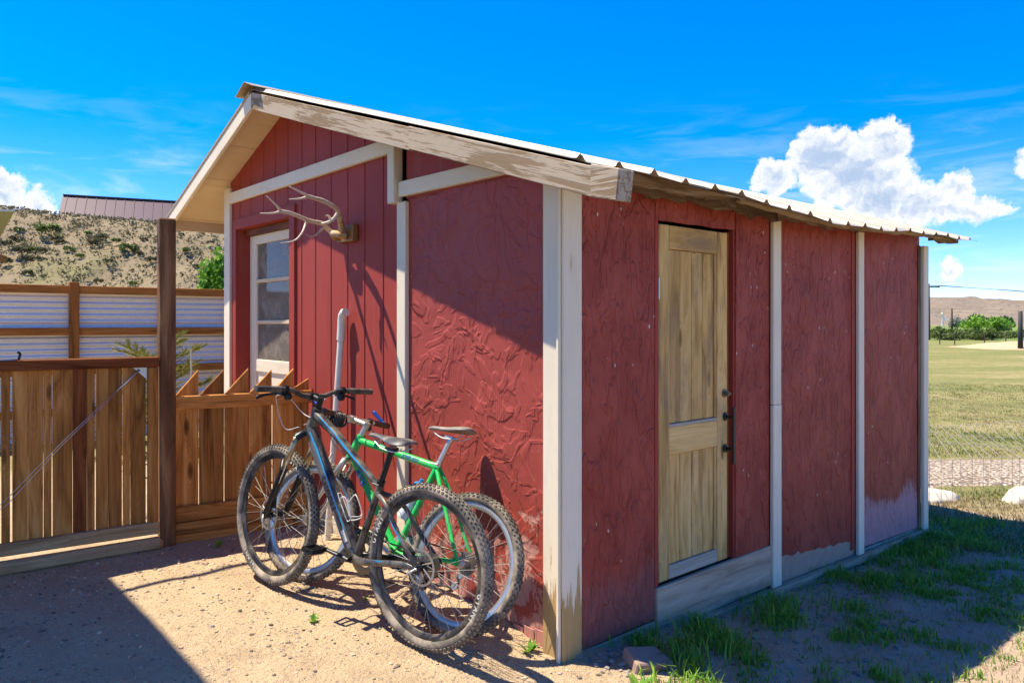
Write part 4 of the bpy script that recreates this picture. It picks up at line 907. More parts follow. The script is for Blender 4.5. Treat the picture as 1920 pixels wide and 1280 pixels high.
# ------------------------------------------------------------------ bicycles (local: x forward, y to the rider's left, z up)
def wheel_parts(root, mw, Rw, rt, name, rim_mat, rotor, letters, rims, nspoke=32, cassette=False, rimw=.012, seedk=0, tread=(5, 84)):
    """rim mesh is the wheel, its tyre, tread, spokes, hub and rotor hang under it"""
    Rr = Rw - 2 * rt * .93                                    # rim outer radius
    mb = MB(); h = rimw
    mb.lathe([(Rr, -h), (Rr + .002, -h * .9), (Rr - .006, -h * .4), (Rr - .006, h * .4), (Rr + .002, h * .9), (Rr, h), (Rr - .016, h * .92), (Rr - .026, h * .45), (Rr - .028, 0), (Rr - .026, -h * .45), (Rr - .016, -h * .92)], n=72, closed=True)
    wh = mb.build(name, rim_mat, root, mw, smooth=True, auto=40)
    t = MB(); c = Rw - rt - .002
    t.lathe([(c + (rt - .002) * math.cos(a), rt * 1.0 * math.sin(a)) for a in [2 * math.pi * k / 16 for k in range(16)]], n=96, closed=True)
    t.build('tyre', T['rubber'], wh, mw, smooth=True)
    k = MB(); rows, cnt = tread
    for rw in range(rows):
        ang = (rw - (rows - 1) / 2) / ((rows - 1) / 2) * R(62)
        for i in range(cnt):
            th = 2 * math.pi * (i + (.5 if rw % 2 else 0)) / cnt
            rad = c + rt * math.cos(ang); yy = rt * math.sin(ang)
            m = Matrix.Rotation(-th, 4, 'Y') @ Matrix.Translation((rad, yy, 0)) @ Matrix.Rotation(ang, 4, 'Z')
            a, b_, e = .0032, .0042, .0058
            vs = [m @ Vector(v) for v in ((-a, -b_ * 1.1, -e * 1.1), (-a, b_ * 1.1, -e * 1.1), (-a, b_ * 1.1, e * 1.1), (-a, -b_ * 1.1, e * 1.1), (a, -b_, -e), (a, b_, -e), (a, b_, e), (a, -b_, e))]
            k.add(vs, [(4, 5, 6, 7), (0, 1, 5, 4), (1, 2, 6, 5), (2, 3, 7, 6), (3, 0, 4, 7)])
    o = k.build('tread', T['tread'], wh, mw); o['kind'] = 'stuff'
    s = MB(); hr = .022
    for i in range(nspoke):
        th = 2 * math.pi * i / nspoke; side = 1 if i % 2 else -1
        off = R(52) * (1 if (i // 2) % 2 else -1)
        a = Vector((hr * math.cos(th + off), side * .030, hr * math.sin(th + off))); b_ = Vector(((Rr - .024) * math.cos(th), side * .002, (Rr - .024) * math.sin(th)))
        s.tube([a, b_], .00125, 5, cap=False)
    o = s.build('spokes', T['spoke'], wh, mw, smooth=True); o['kind'] = 'stuff'
    hb = MB(); hb.lathe([(0, -.066), (.008, -.066), (.009, -.052), (.014, -.050), (.015, -.040), (.026, -.036), (.027, -.031), (.016, -.027), (.015, .027), (.027, .031), (.026, .036), (.015, .040), (.014, .050), (.009, .052), (.008, .066), (0, .066)], n=18)
    hb.build('hub', T['black_metal'] if rotor else T['alu'], wh, mw, smooth=True, auto=40)
    if rotor:
        r = MB(); r.lathe([(.070, .0415), (.080, .0415), (.080, .0432), (.070, .0432)], n=36, closed=True)
        for i in range(6):
            a = 2 * math.pi * i / 6; r.tube([(.016 * math.cos(a), .0424, .016 * math.sin(a)), (.072 * math.cos(a + .5), .0424, .072 * math.sin(a + .5))], .0032, 5)
        r.build('disc_rotor', T['rotor'], wh, mw, smooth=True, auto=40)
    if cassette:
        c_ = MB()
        for i in range(7):
            rr = .024 + i * .0045; y = -.046 + i * .0035
            c_.lathe([(.012, y - .001), (rr, y - .001), (rr + .003, y), (rr, y + .001), (.012, y + .001)], n=26)
        c_.build('cassette', T['chain'], wh, mw, smooth=True, auto=30)
    if letters:                                               # lettering printed round the rim, left face
        me_cache = {}
        lm = MB()
        for base in letters:
            word = 'GIANT'
            for q, ch in enumerate(word):
                if ch not in me_cache: me_cache[ch] = text_mesh(ch, .034, .0003, 0, .0006)
                th = base + (q - 2) * (.027 / (Rr - .012))
                rad = Rr + .010
                m = Matrix.Rotation(-th, 4, 'Y') @ Matrix.Translation((rad - .004, rt * .82 + .003, 0)) @ Matrix(((0, 1, 0, 0), (0, 0, 1, 0), (-1 * -1, 0, 0, 0), (0, 0, 0, 1)))
                me = me_cache[ch]
                lm.add([m @ v.co for v in me.vertices], [tuple(p.vertices) for p in me.polygons])
        o = lm.build('rim_lettering', T['decal_white'], wh, mw); o['kind'] = 'stuff'
    return wh

def saddle(root, mw, mat, nose, rear, wid):
    """lofted shell from nose to tail, hollow rails below"""
    st = [(-rear, .55, .004, .35), (-rear * .9, .86, .008, .8), (-rear * .6, 1., .006, 1.), (-rear * .2, .84, .0, .9), (nose * .15, .50, -.005, .8), (nose * .45, .31, -.006, .75), (nose * .75, .25, -.005, .7), (nose * .95, .19, -.009, .6), (nose, .10, -.014, .35)]
    V = []; n = 14
    for x, w, z, hh_ in st:
        for k in range(n):
            a = 2 * math.pi * k / n; y = wid / 2 * w * math.cos(a); hh = (.012 if math.sin(a) > 0 else .019) * hh_
            V.append((x, y, z + hh * math.sin(a) - (.017 * (abs(math.cos(a)) ** 2.5)) * w))
    m = len(st); mb = MB()
    fs = [(i * n + k, i * n + (k + 1) % n, (i + 1) * n + (k + 1) % n, (i + 1) * n + k) for i in range(m - 1) for k in range(n)]
    fs += [tuple(range(n)), tuple((m - 1) * n + k for k in range(n))]
    mb.add(V, fs); sd_ = mb.build('saddle', mat, root, mw, smooth=True)
    sub = sd_.modifiers.new('s', 'SUBSURF'); sub.levels = 2; sub.render_levels = 2
    r = MB()
    for s in (-1, 1): r.tube(spline([(nose * .75, s * .006, -.030), (nose * .35, s * .020, -.052), (0, s * .022, -.056), (-rear * .45, s * .024, -.050), (-rear * .8, s * .038, -.026)], 4), .0035, 7)
    r.build('rails', T['steel'], sd_, mw, smooth=True)
    return sd_

def bicycle(spec):
    g = spec['g']; p = spec['pose']
    root_m = Matrix.Translation((p['x'], p['y'], p['z'])) @ Matrix.Rotation(p['head'], 4, 'Z') @ Matrix.Rotation(-p['pitch'], 4, 'Y') @ Matrix.Rotation(p['lean'], 4, 'X')
    root = empty(spec['name'], None, spec['label'], 'bicycle', None, root_m)
    Rw, WB = g['R'], g['WB']; V = Vector
    rh = V((0, 0, Rw)); bb = V((math.sqrt(g['cs'] ** 2 - g['drop'] ** 2), 0, Rw - g['drop'])); fh = V((WB, 0, Rw))
    ha = R(g['ha']); hd = V((-math.cos(ha), 0, math.sin(ha))); fw = V((math.sin(ha), 0, math.cos(ha)))
    base = fh - fw * g['off']; crown = base + hd * g['fork']; htb = base + hd * (g['fork'] + .03); htt = base + hd * (g['fork'] + .03 + g['hl'])
    sa = R(g['sa']); sdv = V((-math.cos(sa), 0, math.sin(sa))); st = bb + sdv * g['stl']; sp = bb + sdv * g['spl']
    stem0 = htt + hd * g['ss']; stem1 = stem0 + V((g['sl'] * math.cos(R(10)), 0, g['sl'] * math.sin(R(10))))
    Sm = root_m @ Matrix.Translation(base) @ Matrix.Rotation(p['steer'], 4, hd) @ Matrix.Translation(-base)
    black = spec['kind'] == 'black'
    fm = T['black_paint'] if black else T['green']
    # ---- frame
    f = MB()
    if black:
        tt0 = htt - hd * .030; tt1 = st - sdv * .025
        f.tube([tt0, tt0.lerp(tt1, .35) + V((0, 0, .012)), tt0.lerp(tt1, .7) + V((0, 0, .004)), tt1], [.027, .023, .019, .016], 14, sq=[(1, 1.1), (.9, 1.15), (.8, 1.1), (1, 1)])
        dt0 = htb + hd * .026
        f.tube([dt0, dt0.lerp(bb, .25) + V((.010, 0, .006)), dt0.lerp(bb, .7), bb + (dt0 - bb).normalized() * .02], [.031, .034, .033, .030], 14, sq=[(1.1, .95), (1.15, .9), (1.1, .95), (1, 1)])
        f.tube([bb, bb.lerp(st, .5), st], [.021, .0175, .0175], 14)
        f.tube([htb - hd * .004, htb.lerp(htt, .5), htt + hd * .002], [.030, .026, .027], 16)
        for s in (-1, 1):
            f.tube(spline([bb + V((-.01, s * .028, .0)), bb + V((-.11, s * .052, .012)), rh + V((.10, s * .066, -.006)), rh + V((.008, s * .070, -.004))], 5), [.016] * 6 + [.013] * 6 + [.011] * 4, 10, sq=(1.15, .7))
            f.tube(spline([st + sdv * -.055 + V((-.012, s * .014, 0)), st.lerp(rh, .28) + V((-.004, s * .050, .002)), st.lerp(rh, .7) + V((0, s * .066, 0)), rh + V((-.004, s * .070, .010))], 5), [.0125] * 6 + [.0105] * 10, 10, sq=(1.1, .8))
            f.box(rh + V((.004, s * .070, 0)), (.042, .006, .044))
        f.lathe([(0, -.040), (.023, -.040), (.023, .040), (0, .040)], bb, 18)
    else:
        tt0 = htt - hd * .026; tt1 = st - sdv * .018
        f.tube([tt0, tt1], .0190, 14); dt0 = htb + hd * .022
        f.tube([dt0, bb], .0215, 14); f.tube([bb, st], .0175, 14); f.tube([htb - hd * .004, htt + hd * .002], .0225, 16)
        for s in (-1, 1):
            f.tube(spline([bb + V((-.005, s * .022, 0)), bb + V((-.12, s * .048, .005)), rh + V((.012, s * .064, 0))], 5), .0105, 10)
            f.tube(spline([st - sdv * .02 + V((-.006, s * .012, 0)), st.lerp(rh, .35) + V((0, s * .040, 0)), rh + V((.0, s * .064, .012))], 5), [.0115] * 6 + [.0095] * 5, 10)
            f.box(rh + V((.006, s * .064, .002)), (.040, .005, .034))
        f.tube([st.lerp(rh, .42) + V((-.004, -.040, 0)), st.lerp(rh, .42) + V((-.004, .040, 0))], .0075, 8)
        f.lathe([(0, -.036), (.020, -.036), (.020, .036), (0, .036)], bb, 18)
    fr = f.build('frame', fm, root, root_m, smooth=True, auto=50)
    # ---- frame graphics, laid on the tubes' left faces
    def decal(me_or_mb, name, mat, origin, xdir, lift):
        z = V((0, 1, 0)); X = xdir.normalized(); Y = z.cross(X)
        m = root_m @ (lambda q: q)(Matrix((X, Y, z)).transposed().to_4x4()); mm = Matrix((X, Y, z)).transposed().to_4x4(); mm.translation = origin + V((0, lift, 0))
        me = me_or_mb if isinstance(me_or_mb, bpy.types.Mesh) else me_or_mb.mesh(name)
        return mesh_obj(name, me, mat, fr, root_m @ mm)
    if black:
        dd = (dt0 - bb); ln = dd.length
        # big dark letters on a charcoal flank, cyan flash above
        def strip(c, xd, pts, th=.0012):
            mb = MB(); n = len(pts); mb.add([(x, y, 0) for x, y in pts] + [(x, y, th) for x, y in pts], [tuple(range(n))[::-1], tuple(range(n, 2 * n))] + [(i, (i + 1) % n, n + (i + 1) % n, n + i) for i in range(n)]); return mb
        L2 = ln * .5
        decal(strip(0, 0, [(-L2 * .80, -.022), (L2 * .86, -.026), (L2 * .86, .024), (L2 * .2, .026), (-L2 * .80, .020)]), 'flank_panel', T['grey_paint'], bb.lerp(dt0, .5), dd * -1, .0290)
        decal(text_mesh('GIANT', .062, .0004, 0, .001), 'frame_lettering', T['decal_grey'], bb.lerp(dt0, .48) + V((0, 0, -.004)), dd * -1, .0306)
        decal(strip(0, 0, [(-L2 * .92, .022), (-L2 * .60, .030), (L2 * .1, .022), (L2 * .62, .018), (L2 * .62, .013), (L2 * .1, .014), (-L2 * .55, .016), (-L2 * .90, .012)]), 'cyan_flash', T['cyan'], bb.lerp(dt0, .5), dd * -1, .0308)
        td = tt1 - tt0
        decal(strip(0, 0, [(-.20, .012), (-.10, .017), (.10, .012), (.26, .004), (.10, .002), (-.10, .004), (-.20, -.002)]), 'cyan_flash', T['cyan'], tt0.lerp(tt1, .45) + V((0, 0, .010)), td, .0225)
        decal(text_mesh('TALON', .022, .0003), 'frame_lettering', T['decal_grey'], tt0.lerp(tt1, .22) + V((0, 0, .011)), td, .0262)
        cs0 = bb.lerp(rh, .62); decal(strip(0, 0, [(-.10, .010), (.10, .012), (.10, -.004), (-.06, .000)]), 'cyan_flash', T['cyan'], cs0 + V((0, .058, .004)), bb - rh if 0 else rh - bb, .0075)
        ss = st.lerp(rh, .62); decal(strip(0, 0, [(-.09, .004), (.09, .005), (.09, -.004), (-.05, -.002)]), 'cyan_flash', T['cyan'], ss + V((0, .064, 0)), rh - st, .0085)
        decal(strip(0, 0, [(-.030, -.012), (.030, -.012), (.030, .012), (-.030, .012)]), 'spec_sticker', T['decal_white'], bb.lerp(dt0, .16), dd * -1, .0310)
    else:
        td = tt1 - tt0; decal(text_mesh('KMB 450', .030, .0003, .25), 'frame_lettering', T['decal_purple'], tt0.lerp(tt1, .70), td, .0192)
        dd = bb - dt0; decal(text_mesh('KMB', .052, .0003, .2), 'frame_lettering', T['decal_purple'], dt0.lerp(bb, .27), dd, .0217)
        decal(text_mesh('450', .022, .0003, .2), 'frame_lettering', T['decal_purple'], dt0.lerp(bb, .52), dd, .0217)
    # ---- seat post and saddle
    sm = MB(); sm.tube([st - sdv * .05, sp], .0145, 14); sm.tube([sp - sdv * .012, sp + sdv * .004], .019, 12); sm.box(sp + V((0, 0, .006)), (.05, .042, .018))
    seatpost = sm.build('seat_post', T['black_metal'] if black else T['alu'], root, root_m, smooth=True, auto=40)
    cl = MB(); cl.tube([st - sdv * .012, st + sdv * .010], .0205 if black else .019, 14); cl.tube([st + V((-.012, .02, -.002)), st + V((-.02, .034, -.006)), st + V((.02, .036, -.004))], .004, 6)
    cl.build('seat_clamp', T['black_metal'] if black else T['alu'], seatpost, root_m, smooth=True, auto=40)
    tilt = -.06 if black else .02
    saddle(root, root_m @ Matrix.Translation(sp + V((0, 0, .056))) @ Matrix.Rotation(tilt, 4, 'Y'), T['vinyl'] if black else T['vinyl_lt'], .155, .125, .150)
    # ---- fork
    k = MB(); up = crown
    if black:
        lw = .062
        for s in (-1, 1):
            top_ = crown + V((.0, s * lw, 0)) + fw * .006; low = fh + V((0, s * lw, 0))
            ax = (low - top_).normalized(); dl = (low - top_).length
            k.tube([top_ + ax * dl * .40, top_ + ax * dl * .44, low - ax * .03, low + ax * .014], [.0215, .0200, .0185, .013], 12)
        k.tube(spline([crown + V((0, -lw - .004, -.004)) + fw * .006, crown + V((0, -lw * .6, .018)), crown + V((0, 0, .026)), crown + V((0, lw * .6, .018)), crown + V((0, lw + .004, -.004)) + fw * .006], 4), .0215, 10, sq=(.9, 1))
        mid = (crown + fh) / 2
        k.tube(spline([mid + V((.004, -lw, .030)), mid + V((.045, -lw * .5, .075)), mid + V((.052, 0, .085)), mid + V((.045, lw * .5, .075)), mid + V((.004, lw, .030))], 4), .010, 8)
        fk = k.build('fork', T['black_metal'], root, Sm, smooth=True, auto=45)
        for s in (-1, 1):
            top_ = crown + V((0, s * lw, 0)) + fw * .006; low = fh + V((0, s * lw, 0)); q = MB(); q.tube([top_, top_.lerp(low, .42)], .0155, 12); q.build('stanchion', T['gold'], fk, Sm, smooth=True)
        q = MB(); q.box(fh + V((-.045, .052, .075)), (.030, .018, .055)); q.tube([fh + V((-.03, .055, .05)), fh + V((0, .066, .0))], .006, 6); q.build('brake_caliper', T['black_metal'], fk, Sm)
        q = MB(); q.tube([fh + V((0, -.078, 0)), fh + V((0, .078, 0))], .006, 8); q.tube([fh + V((0, .076, 0)), fh + V((-.01, .082, -.02)), fh + V((-.02, .082, -.06))], .005, 6); q.build('axle_lever', T['alu'], fk, Sm, smooth=True)
    else:
        lw = .052
        for s in (-1, 1):
            k.tube(spline([crown + V((0, s * .030, .004)), crown + V((.002, s * lw, -.03)), crown.lerp(fh, .55) + V((-.004, s * lw, 0)), fh + V((0, s * lw, 0))], 5), [.017] * 5 + [.0155] * 5 + [.010] * 6, 12)
        k.tube([crown + V((0, -.040, .006)), crown + V((0, .040, .006))], .017, 10)
        fk = k.build('fork', T['alu'], root, Sm, smooth=True, auto=45)
        for s in (-1, 1):
            q = MB(); c0 = crown.lerp(fh, .20) + V((.028, s * lw, 0)); q.tube([c0, c0 + V((.01, s * .030, .045)), c0 + V((.006, s * .012, .10))], .0055, 8); q.box(c0 + V((.0, s * -.014, -.012)), (.055, .012, .012)); q.build('brake_arm', T['alu'], fk, Sm, smooth=True, auto=40)
    q = MB(); q.tube([htt, stem0 + hd * .016], .0165, 12); q.tube([stem0, stem1], .0165 if black else .0150, 12); q.tube([stem1 + V((0, -.022, 0)), stem1 + V((0, .022, 0))], .0205, 12)
    stem = q.build('stem', T['black_metal'] if black else T['alu'], root, Sm, smooth=True, auto=40)
    # ---- handlebar with grips, levers, bar ends
    bw, sw_, ri = g['bw'], g['sweep'], g['rise']
    hp = []
    for t_ in np.linspace(-1, 1, 21):
        a = abs(t_); kx = -sw_ * a ** 1.5; kz = ri * smooth((a - .12) / .35); hp.append(stem1 + V((kx, t_ * bw / 2, kz)))
    q = MB(); q.tube(hp, [.0125 + (.0035 if abs(t_) < .18 else 0) for t_ in np.linspace(-1, 1, 21)], 12)
    hbr = q.build('handlebar', T['grip'] if black else T['alu'], root, Sm, smooth=True)
    for s in (-1, 1):
        i0 = 0 if s < 0 else 20
        e = hp[i0]; inn = hp[4 if s < 0 else 16]; ax = (e - inn).normalized()
        q = MB(); q.tube([inn, inn.lerp(e, .1), inn.lerp(e, .95), e + ax * .004], [.0165, .0158, .0165, .0165], 12); q.build('grip', T['grip'] if black else T['grip_brown'], hbr, Sm, smooth=True, auto=40)
        cpos = inn - ax * .035
        q = MB(); q.tube([cpos - ax * .008, cpos + ax * .010], .021, 12); q.box(cpos + V((.022, 0, -.018)), (.040, .038, .026)); q.lathe([(0, -.012), (.018, -.012), (.020, 0), (.018, .012), (0, .012)], cpos + V((-.008, s * -.012, -.034)), 14)
        q.build('shifter', T['black_metal'], hbr, Sm, smooth=True, auto=40)
        q = MB(); q.tube(spline([cpos + V((.040, 0, -.022)), cpos + V((.058, s * .035, -.030)), cpos + V((.056, s * .08, -.036)), cpos + V((.050, s * .125, -.050))], 4), [.0065] * 5 + [.0055] * 5 + [.007] * 3, 8, sq=(1.2, .7)); q.build('brake_lever', T['black_metal'] if black else T['alu'], hbr, Sm, smooth=True)
        if not black:
            ee = e + ax * -.006
            q = MB(); q.tube(spline([ee, ee + V((.03, s * .004, .012)), ee + V((.075, s * -.002, .042)), ee + V((.115, s * -.006, .070))], 4), [.0115] * 5 + [.010] * 4 + [.011] * 4, 10); q.build('bar_end', T['blue'], hbr, Sm, smooth=True)
    # ---- cables
    q = MB()
    if black:
        lft = hp[16] - V((0, .035, 0)); rgt_ = hp[4] + V((0, .035, 0))
        for a, b_, c_, d in ((lft, V((.11, -.02, -.06)), V((.115, -.09, -.21)), crown + V((.03, .035, .05))), (rgt_, V((.10, .03, -.05)), V((.10, .11, -.17)), crown + V((.03, .01, .06))), (lft, V((.07, -.05, -.03)), V((.05, -.14, -.12)), htt + V((.01, .03, -.05)))):
            q.tube(spline([a + V((.03, 0, -.03)), a + b_, a + c_, d], 7), .0026, 6)
        q.tube(spline([crown + V((.03, .05, .02)), crown.lerp(fh, .4) + V((-.02, .075, 0)), fh + V((-.04, .06, .10))], 6), .0026, 6)
        q.build('brake_hoses', T['cable_lt'], root, Sm, smooth=True)['kind'] = 'stuff'
    else:
        for s in (-1, 1): q.tube(spline([hp[16 if s > 0 else 4] + V((.03, -s * .03, -.02)), stem1 + V((.10, s * .06, -.03)), stem1 + V((.09, s * .02, -.14)), crown + V((.02, s * .01, .03))], 7), .0026, 6)
        q.build('brake_hoses', T['cable'], root, Sm, smooth=True)['kind'] = 'stuff'
    # ---- drivetrain
    q = MB(); cr = .100 if black else .092
    q.lathe([(.058, -.050), (cr - .006, -.050), (cr, -.0485), (cr - .006, -.047), (.058, -.047)], bb, 44, closed=True)
    for i in range(5):
        a = 2 * math.pi * i / 5; q.tube([bb + V((0, -.052, 0)), bb + V((.066 * math.cos(a), -.0485, .066 * math.sin(a)))], .008, 6)
    crank = q.build('chainring', T['chain'] if black else T['alu'], root, root_m, smooth=True, auto=40)
    ca = R(spec['crank'])
    for s in (1, -1):
        d = V((math.cos(ca), 0, math.sin(ca))) * s; a0 = bb + V((0, s * .060, 0)); a1 = a0 + d * .172 + V((0, s * .012, 0))
        q = MB(); q.tube([a0 - d * .012, a0 + d * .02, a1 - d * .02, a1 + d * .010], [.015, .0155, .012, .0125], 10, sq=(1, .75), up=(0, 1, 0)); q.tube([bb, a0 + V((0, s * .008, 0))], .012, 12)
        arm = q.build('crank_arm', T['black_metal'] if black else T['alu'], root, root_m, smooth=True, auto=40)
        q = MB(); pc = a1 + V((0, s * .050, 0)); q.tube([a1, pc + V((0, s * .045, 0))], .007, 8)
        for yy in (-.036, .036):
            q.box(pc + V((0, yy, 0)), (.082, .010, .020))
        for xx in (-.038, .038): q.box(pc + V((xx, 0, 0)), (.008, .066, .022))
        q.build('pedal', T['black_metal'], arm, root_m)
    q = MB()
    for zz, r2 in ((cr, .042), (-cr, -.042)): pass
    yc = -.046
    up0, up1 = bb + V((-.01, yc, cr - .004)), rh + V((.01, yc + .01, .040))
    jz = rh + V((.055, yc + .006, -.115)); jt = rh + V((.035, yc + .006, -.060))
    for a, b_ in ((up0, up1), (bb + V((-.01, yc, -cr + .004)), jz + V((.004, 0, -.012)))): q.tube([a, a.lerp(b_, .5) + V((0, 0, -.006)), b_], .0042, 6, sq=(1, .8))
    q.tube(spline([jz + V((-.012, 0, -.004)), jz + V((-.016, 0, .02)), jt + V((.014, 0, -.02)), jt + V((.014, 0, .01)), rh + V((-.01, yc + .01, -.04)), rh + V((-.04, yc + .01, 0)), rh + V((-.02, yc + .01, .036)), up1], 5), .0042, 6, sq=(1, .8))
    q.build('chain', T['chain'], root, root_m, smooth=True)['kind'] = 'stuff'
    q = MB(); q.box((jz + jt) / 2 + V((0, -.008, 0)), (.018, .004, .075), None); q.box(rh + V((.012, yc - .010, -.040)), (.040, .020, .045))
    for c_ in (jz, jt): q.lathe([(0, -.004), (.017, -.004), (.019, 0), (.017, .004), (0, .004)], c_, 12)
    q.tube(spline([rh + V((.02, yc - .02, -.05)), rh + V((-.04, yc - .02, -.06)), rh + V((-.03, yc, .03)), rh + V((.08, yc - .016, .02))], 5), .0025, 6)
    q.build('rear_derailleur', T['black_metal'] if black else T['alu'], root, root_m)['kind'] = 'stuff'
    if black:
        q = MB(); q.box(rh + V((.070, .050, .050)), (.055, .020, .028)); q.tube(spline([rh + V((.05, .055, .06)), rh + V((.10, .06, .08)), rh + V((.18, .055, .02))], 5), .003, 6); q.build('brake_caliper', T['black_metal'], root, root_m)['kind'] = 'stuff'
        q = MB(); q.tube([rh + V((0, -.080, 0)), rh + V((0, .080, 0))], .006, 8); q.tube([rh + V((0, .080, 0)), rh + V((.03, .088, -.02)), rh + V((.055, .086, -.055))], .005, 6); q.build('axle_lever', T['alu'], root, root_m, smooth=True)
        # bent wire bottle cage on the down tube
        dd = (dt0 - bb).normalized(); nrm = V((-dd.z, 0, dd.x)); nrm = nrm if nrm.x < 0 else -nrm
        c0 = bb + dd * .17 + nrm * .034
        q = MB()
        q.tube(spline([c0 + V((0, .012, 0)), c0 + dd * .13 + V((0, .012, 0)), c0 + dd * .145, c0 + dd * .13 + V((0, -.012, 0)), c0 + V((0, -.012, 0))], 5), .0028, 7)
        for s in (-1, 1): q.tube(spline([c0 + V((0, s * .012, 0)), c0 - dd * .01 + nrm * .03 + V((0, s * .03, 0)), c0 + nrm * .06 + V((0, s * .037, 0)), c0 + dd * .09 + nrm * .068 + V((0, s * .036, 0)), c0 + dd * .105 + nrm * .045 + V((0, s * .04, 0)), c0 + dd * .085 + nrm * .01 + V((0, s * .026, 0))], 6), .0028, 7)
        q.tube(spline([c0 + nrm * .06 + V((0, .037, 0)), c0 - dd * .012 + nrm * .075, c0 + nrm * .06 + V((0, -.037, 0))], 5), .0028, 7)
        q.build('bottle_cage', T['decal_white'], root, root_m, smooth=True)['kind'] = 'stuff'
    # ---- wheels
    wheel_parts(root, root_m @ Matrix.Translation(rh) @ Matrix.Rotation(R(spec['wr'][0]), 4, 'Y'), Rw, spec['rt'], 'rear_wheel', T['rim_black'] if black else T['alu'], black, spec['let'][0], None, cassette=True, tread=spec['tread'])
    wheel_parts(root, Sm @ Matrix.Translation(fh) @ Matrix.Rotation(R(spec['wr'][1]), 4, 'Y'), Rw, spec['rt'], 'front_wheel', T['rim_black'] if black else T['alu'], black, spec['let'][1], None, tread=spec['tread'])
    return root, root_m, Sm, dict(bb=bb, st=st, htt=htt, htb=htb, hp=hp, stem1=stem1, crown=crown, rh=rh, fh=fh)
bicycle(dict(name='bicycle', kind='black', label='black and cyan mountain bike with disc brakes leaning in front of the green one', crank=6, rt=.0262, wr=(0, 0), let=([R(18), R(198)], [R(-58), R(122)]), tread=(5, 92),
    pose=dict(x=-.502, y=.3895, z=-.014, pitch=.0608, head=1.7872, lean=.0595, steer=-.0768),
    g=dict(R=.3654, WB=1.0952, cs=.4572, drop=.0702, ha=69.83, fork=.482, hl=.1391, sa=72.378, stl=.3978, spl=.5649, ss=.0444, sl=.0656, bw=.6956, sweep=.0319, rise=.0355, off=.0444)))
gb, gm, gS, gk = bicycle(dict(name='bicycle', kind='green', label='bright green mountain bike with silver fork and blue bar ends propped against the red wall', crank=20, rt=.0242, wr=(0, 0), let=(None, None), tread=(5, 70),
    pose=dict(x=-.3453, y=.3919, z=-.0039, pitch=.0393, head=1.8153, lean=.3109, steer=.1363),
    g=dict(R=.3259, WB=1.0717, cs=.4269, drop=.0377, ha=70.9, fork=.3787, hl=.1279, sa=72.73, stl=.4842, spl=.6189, ss=.0668, sl=.1047, bw=.5809, sweep=.0327, rise=.0058, off=.0403)))
# water bottle on the green bike's seat tube, cable lock coiled on its bar
bdir = (gk['st'] - gk['bb']).normalized(); bn = Vector((bdir.z, 0, -bdir.x)); b0 = gk['bb'] + bdir * .16 + bn * .052
bm_ = gm @ frame(bdir, Vector((0, 1, 0)), b0)
q = MB(); q.lathe([(0, 0), (.033, 0), (.036, .01), (.036, .075), (.031, .09), (.036, .105), (.036, .155), (.028, .170), (0, .170)], n=20, ax='x')
bt = q.build('water_bottle', T['bottle'], None, bm_, smooth=True, auto=50); tag(bt, 'clear white water bottle with blue cap in the green bike frame', 'bottle')
q = MB(); q.lathe([(.027, .168), (.030, .172), (.030, .186), (.018, .194), (.010, .197), (.010, .214), (0, .216)], n=18, ax='x'); q.build('cap', T['bottle_blue'], bt, bm_, smooth=True, auto=40)
q = MB(); cpt = gk['hp'][15] + Vector((0, .01, -.022)); pts = []
for i in range(110):
    a = i * 2 * math.pi / 18; pts.append(cpt + Vector((.038 * math.cos(a) + .004 * math.sin(i), -.055 + .0011 * i, .036 * math.sin(a) - .004)))
q.tube(pts, .0052, 7); lk_ = q.build('cable_lock', T['cable'], None, gS, smooth=True); tag(lk_, 'coiled black cable lock wrapped round the green bike handlebar', 'lock')
# ------------------------------------------------------------------ foliage builders
nr = np.random.default_rng(11)
def leaf_cloud(n, rad, size, seed, shell=.55, clumps=26, flat_=.9, asp=.55):
    """leaf quads gathered in uneven clumps through an ellipsoid; returns verts, faces"""
    g = np.random.default_rng(seed)
    cc = g.normal(size=(clumps, 3)); cc /= np.linalg.norm(cc, axis=1)[:, None]; cc *= (g.uniform(shell, 1.0, clumps) ** .6)[:, None]
    cc[:, 2] = np.abs(cc[:, 2]) * .9 - .25
    cs = g.uniform(.16, .36, clumps)
    w = g.integers(0, clumps, n); p = cc[w] + g.normal(size=(n, 3)) * cs[w][:, None] * .6
    p = p * np.array(rad)
    a = g.normal(size=(n, 3)); a /= np.linalg.norm(a, axis=1)[:, None]
    b = np.cross(a, g.normal(size=(n, 3))); b /= np.linalg.norm(b, axis=1)[:, None]
    s = size * g.uniform(.6, 1.4, n)[:, None]
    V = np.stack([p - a * s, p + b * s * asp, p + a * s, p - b * s * asp], 1).reshape(-1, 3)
    Fc = np.arange(4 * n).reshape(-1, 4)
    return V, Fc
def np_mesh(name, V, Fc):
    me = bpy.data.meshes.new(name); me.from_pydata(V.tolist(), [], Fc.tolist()); me.update(); return me
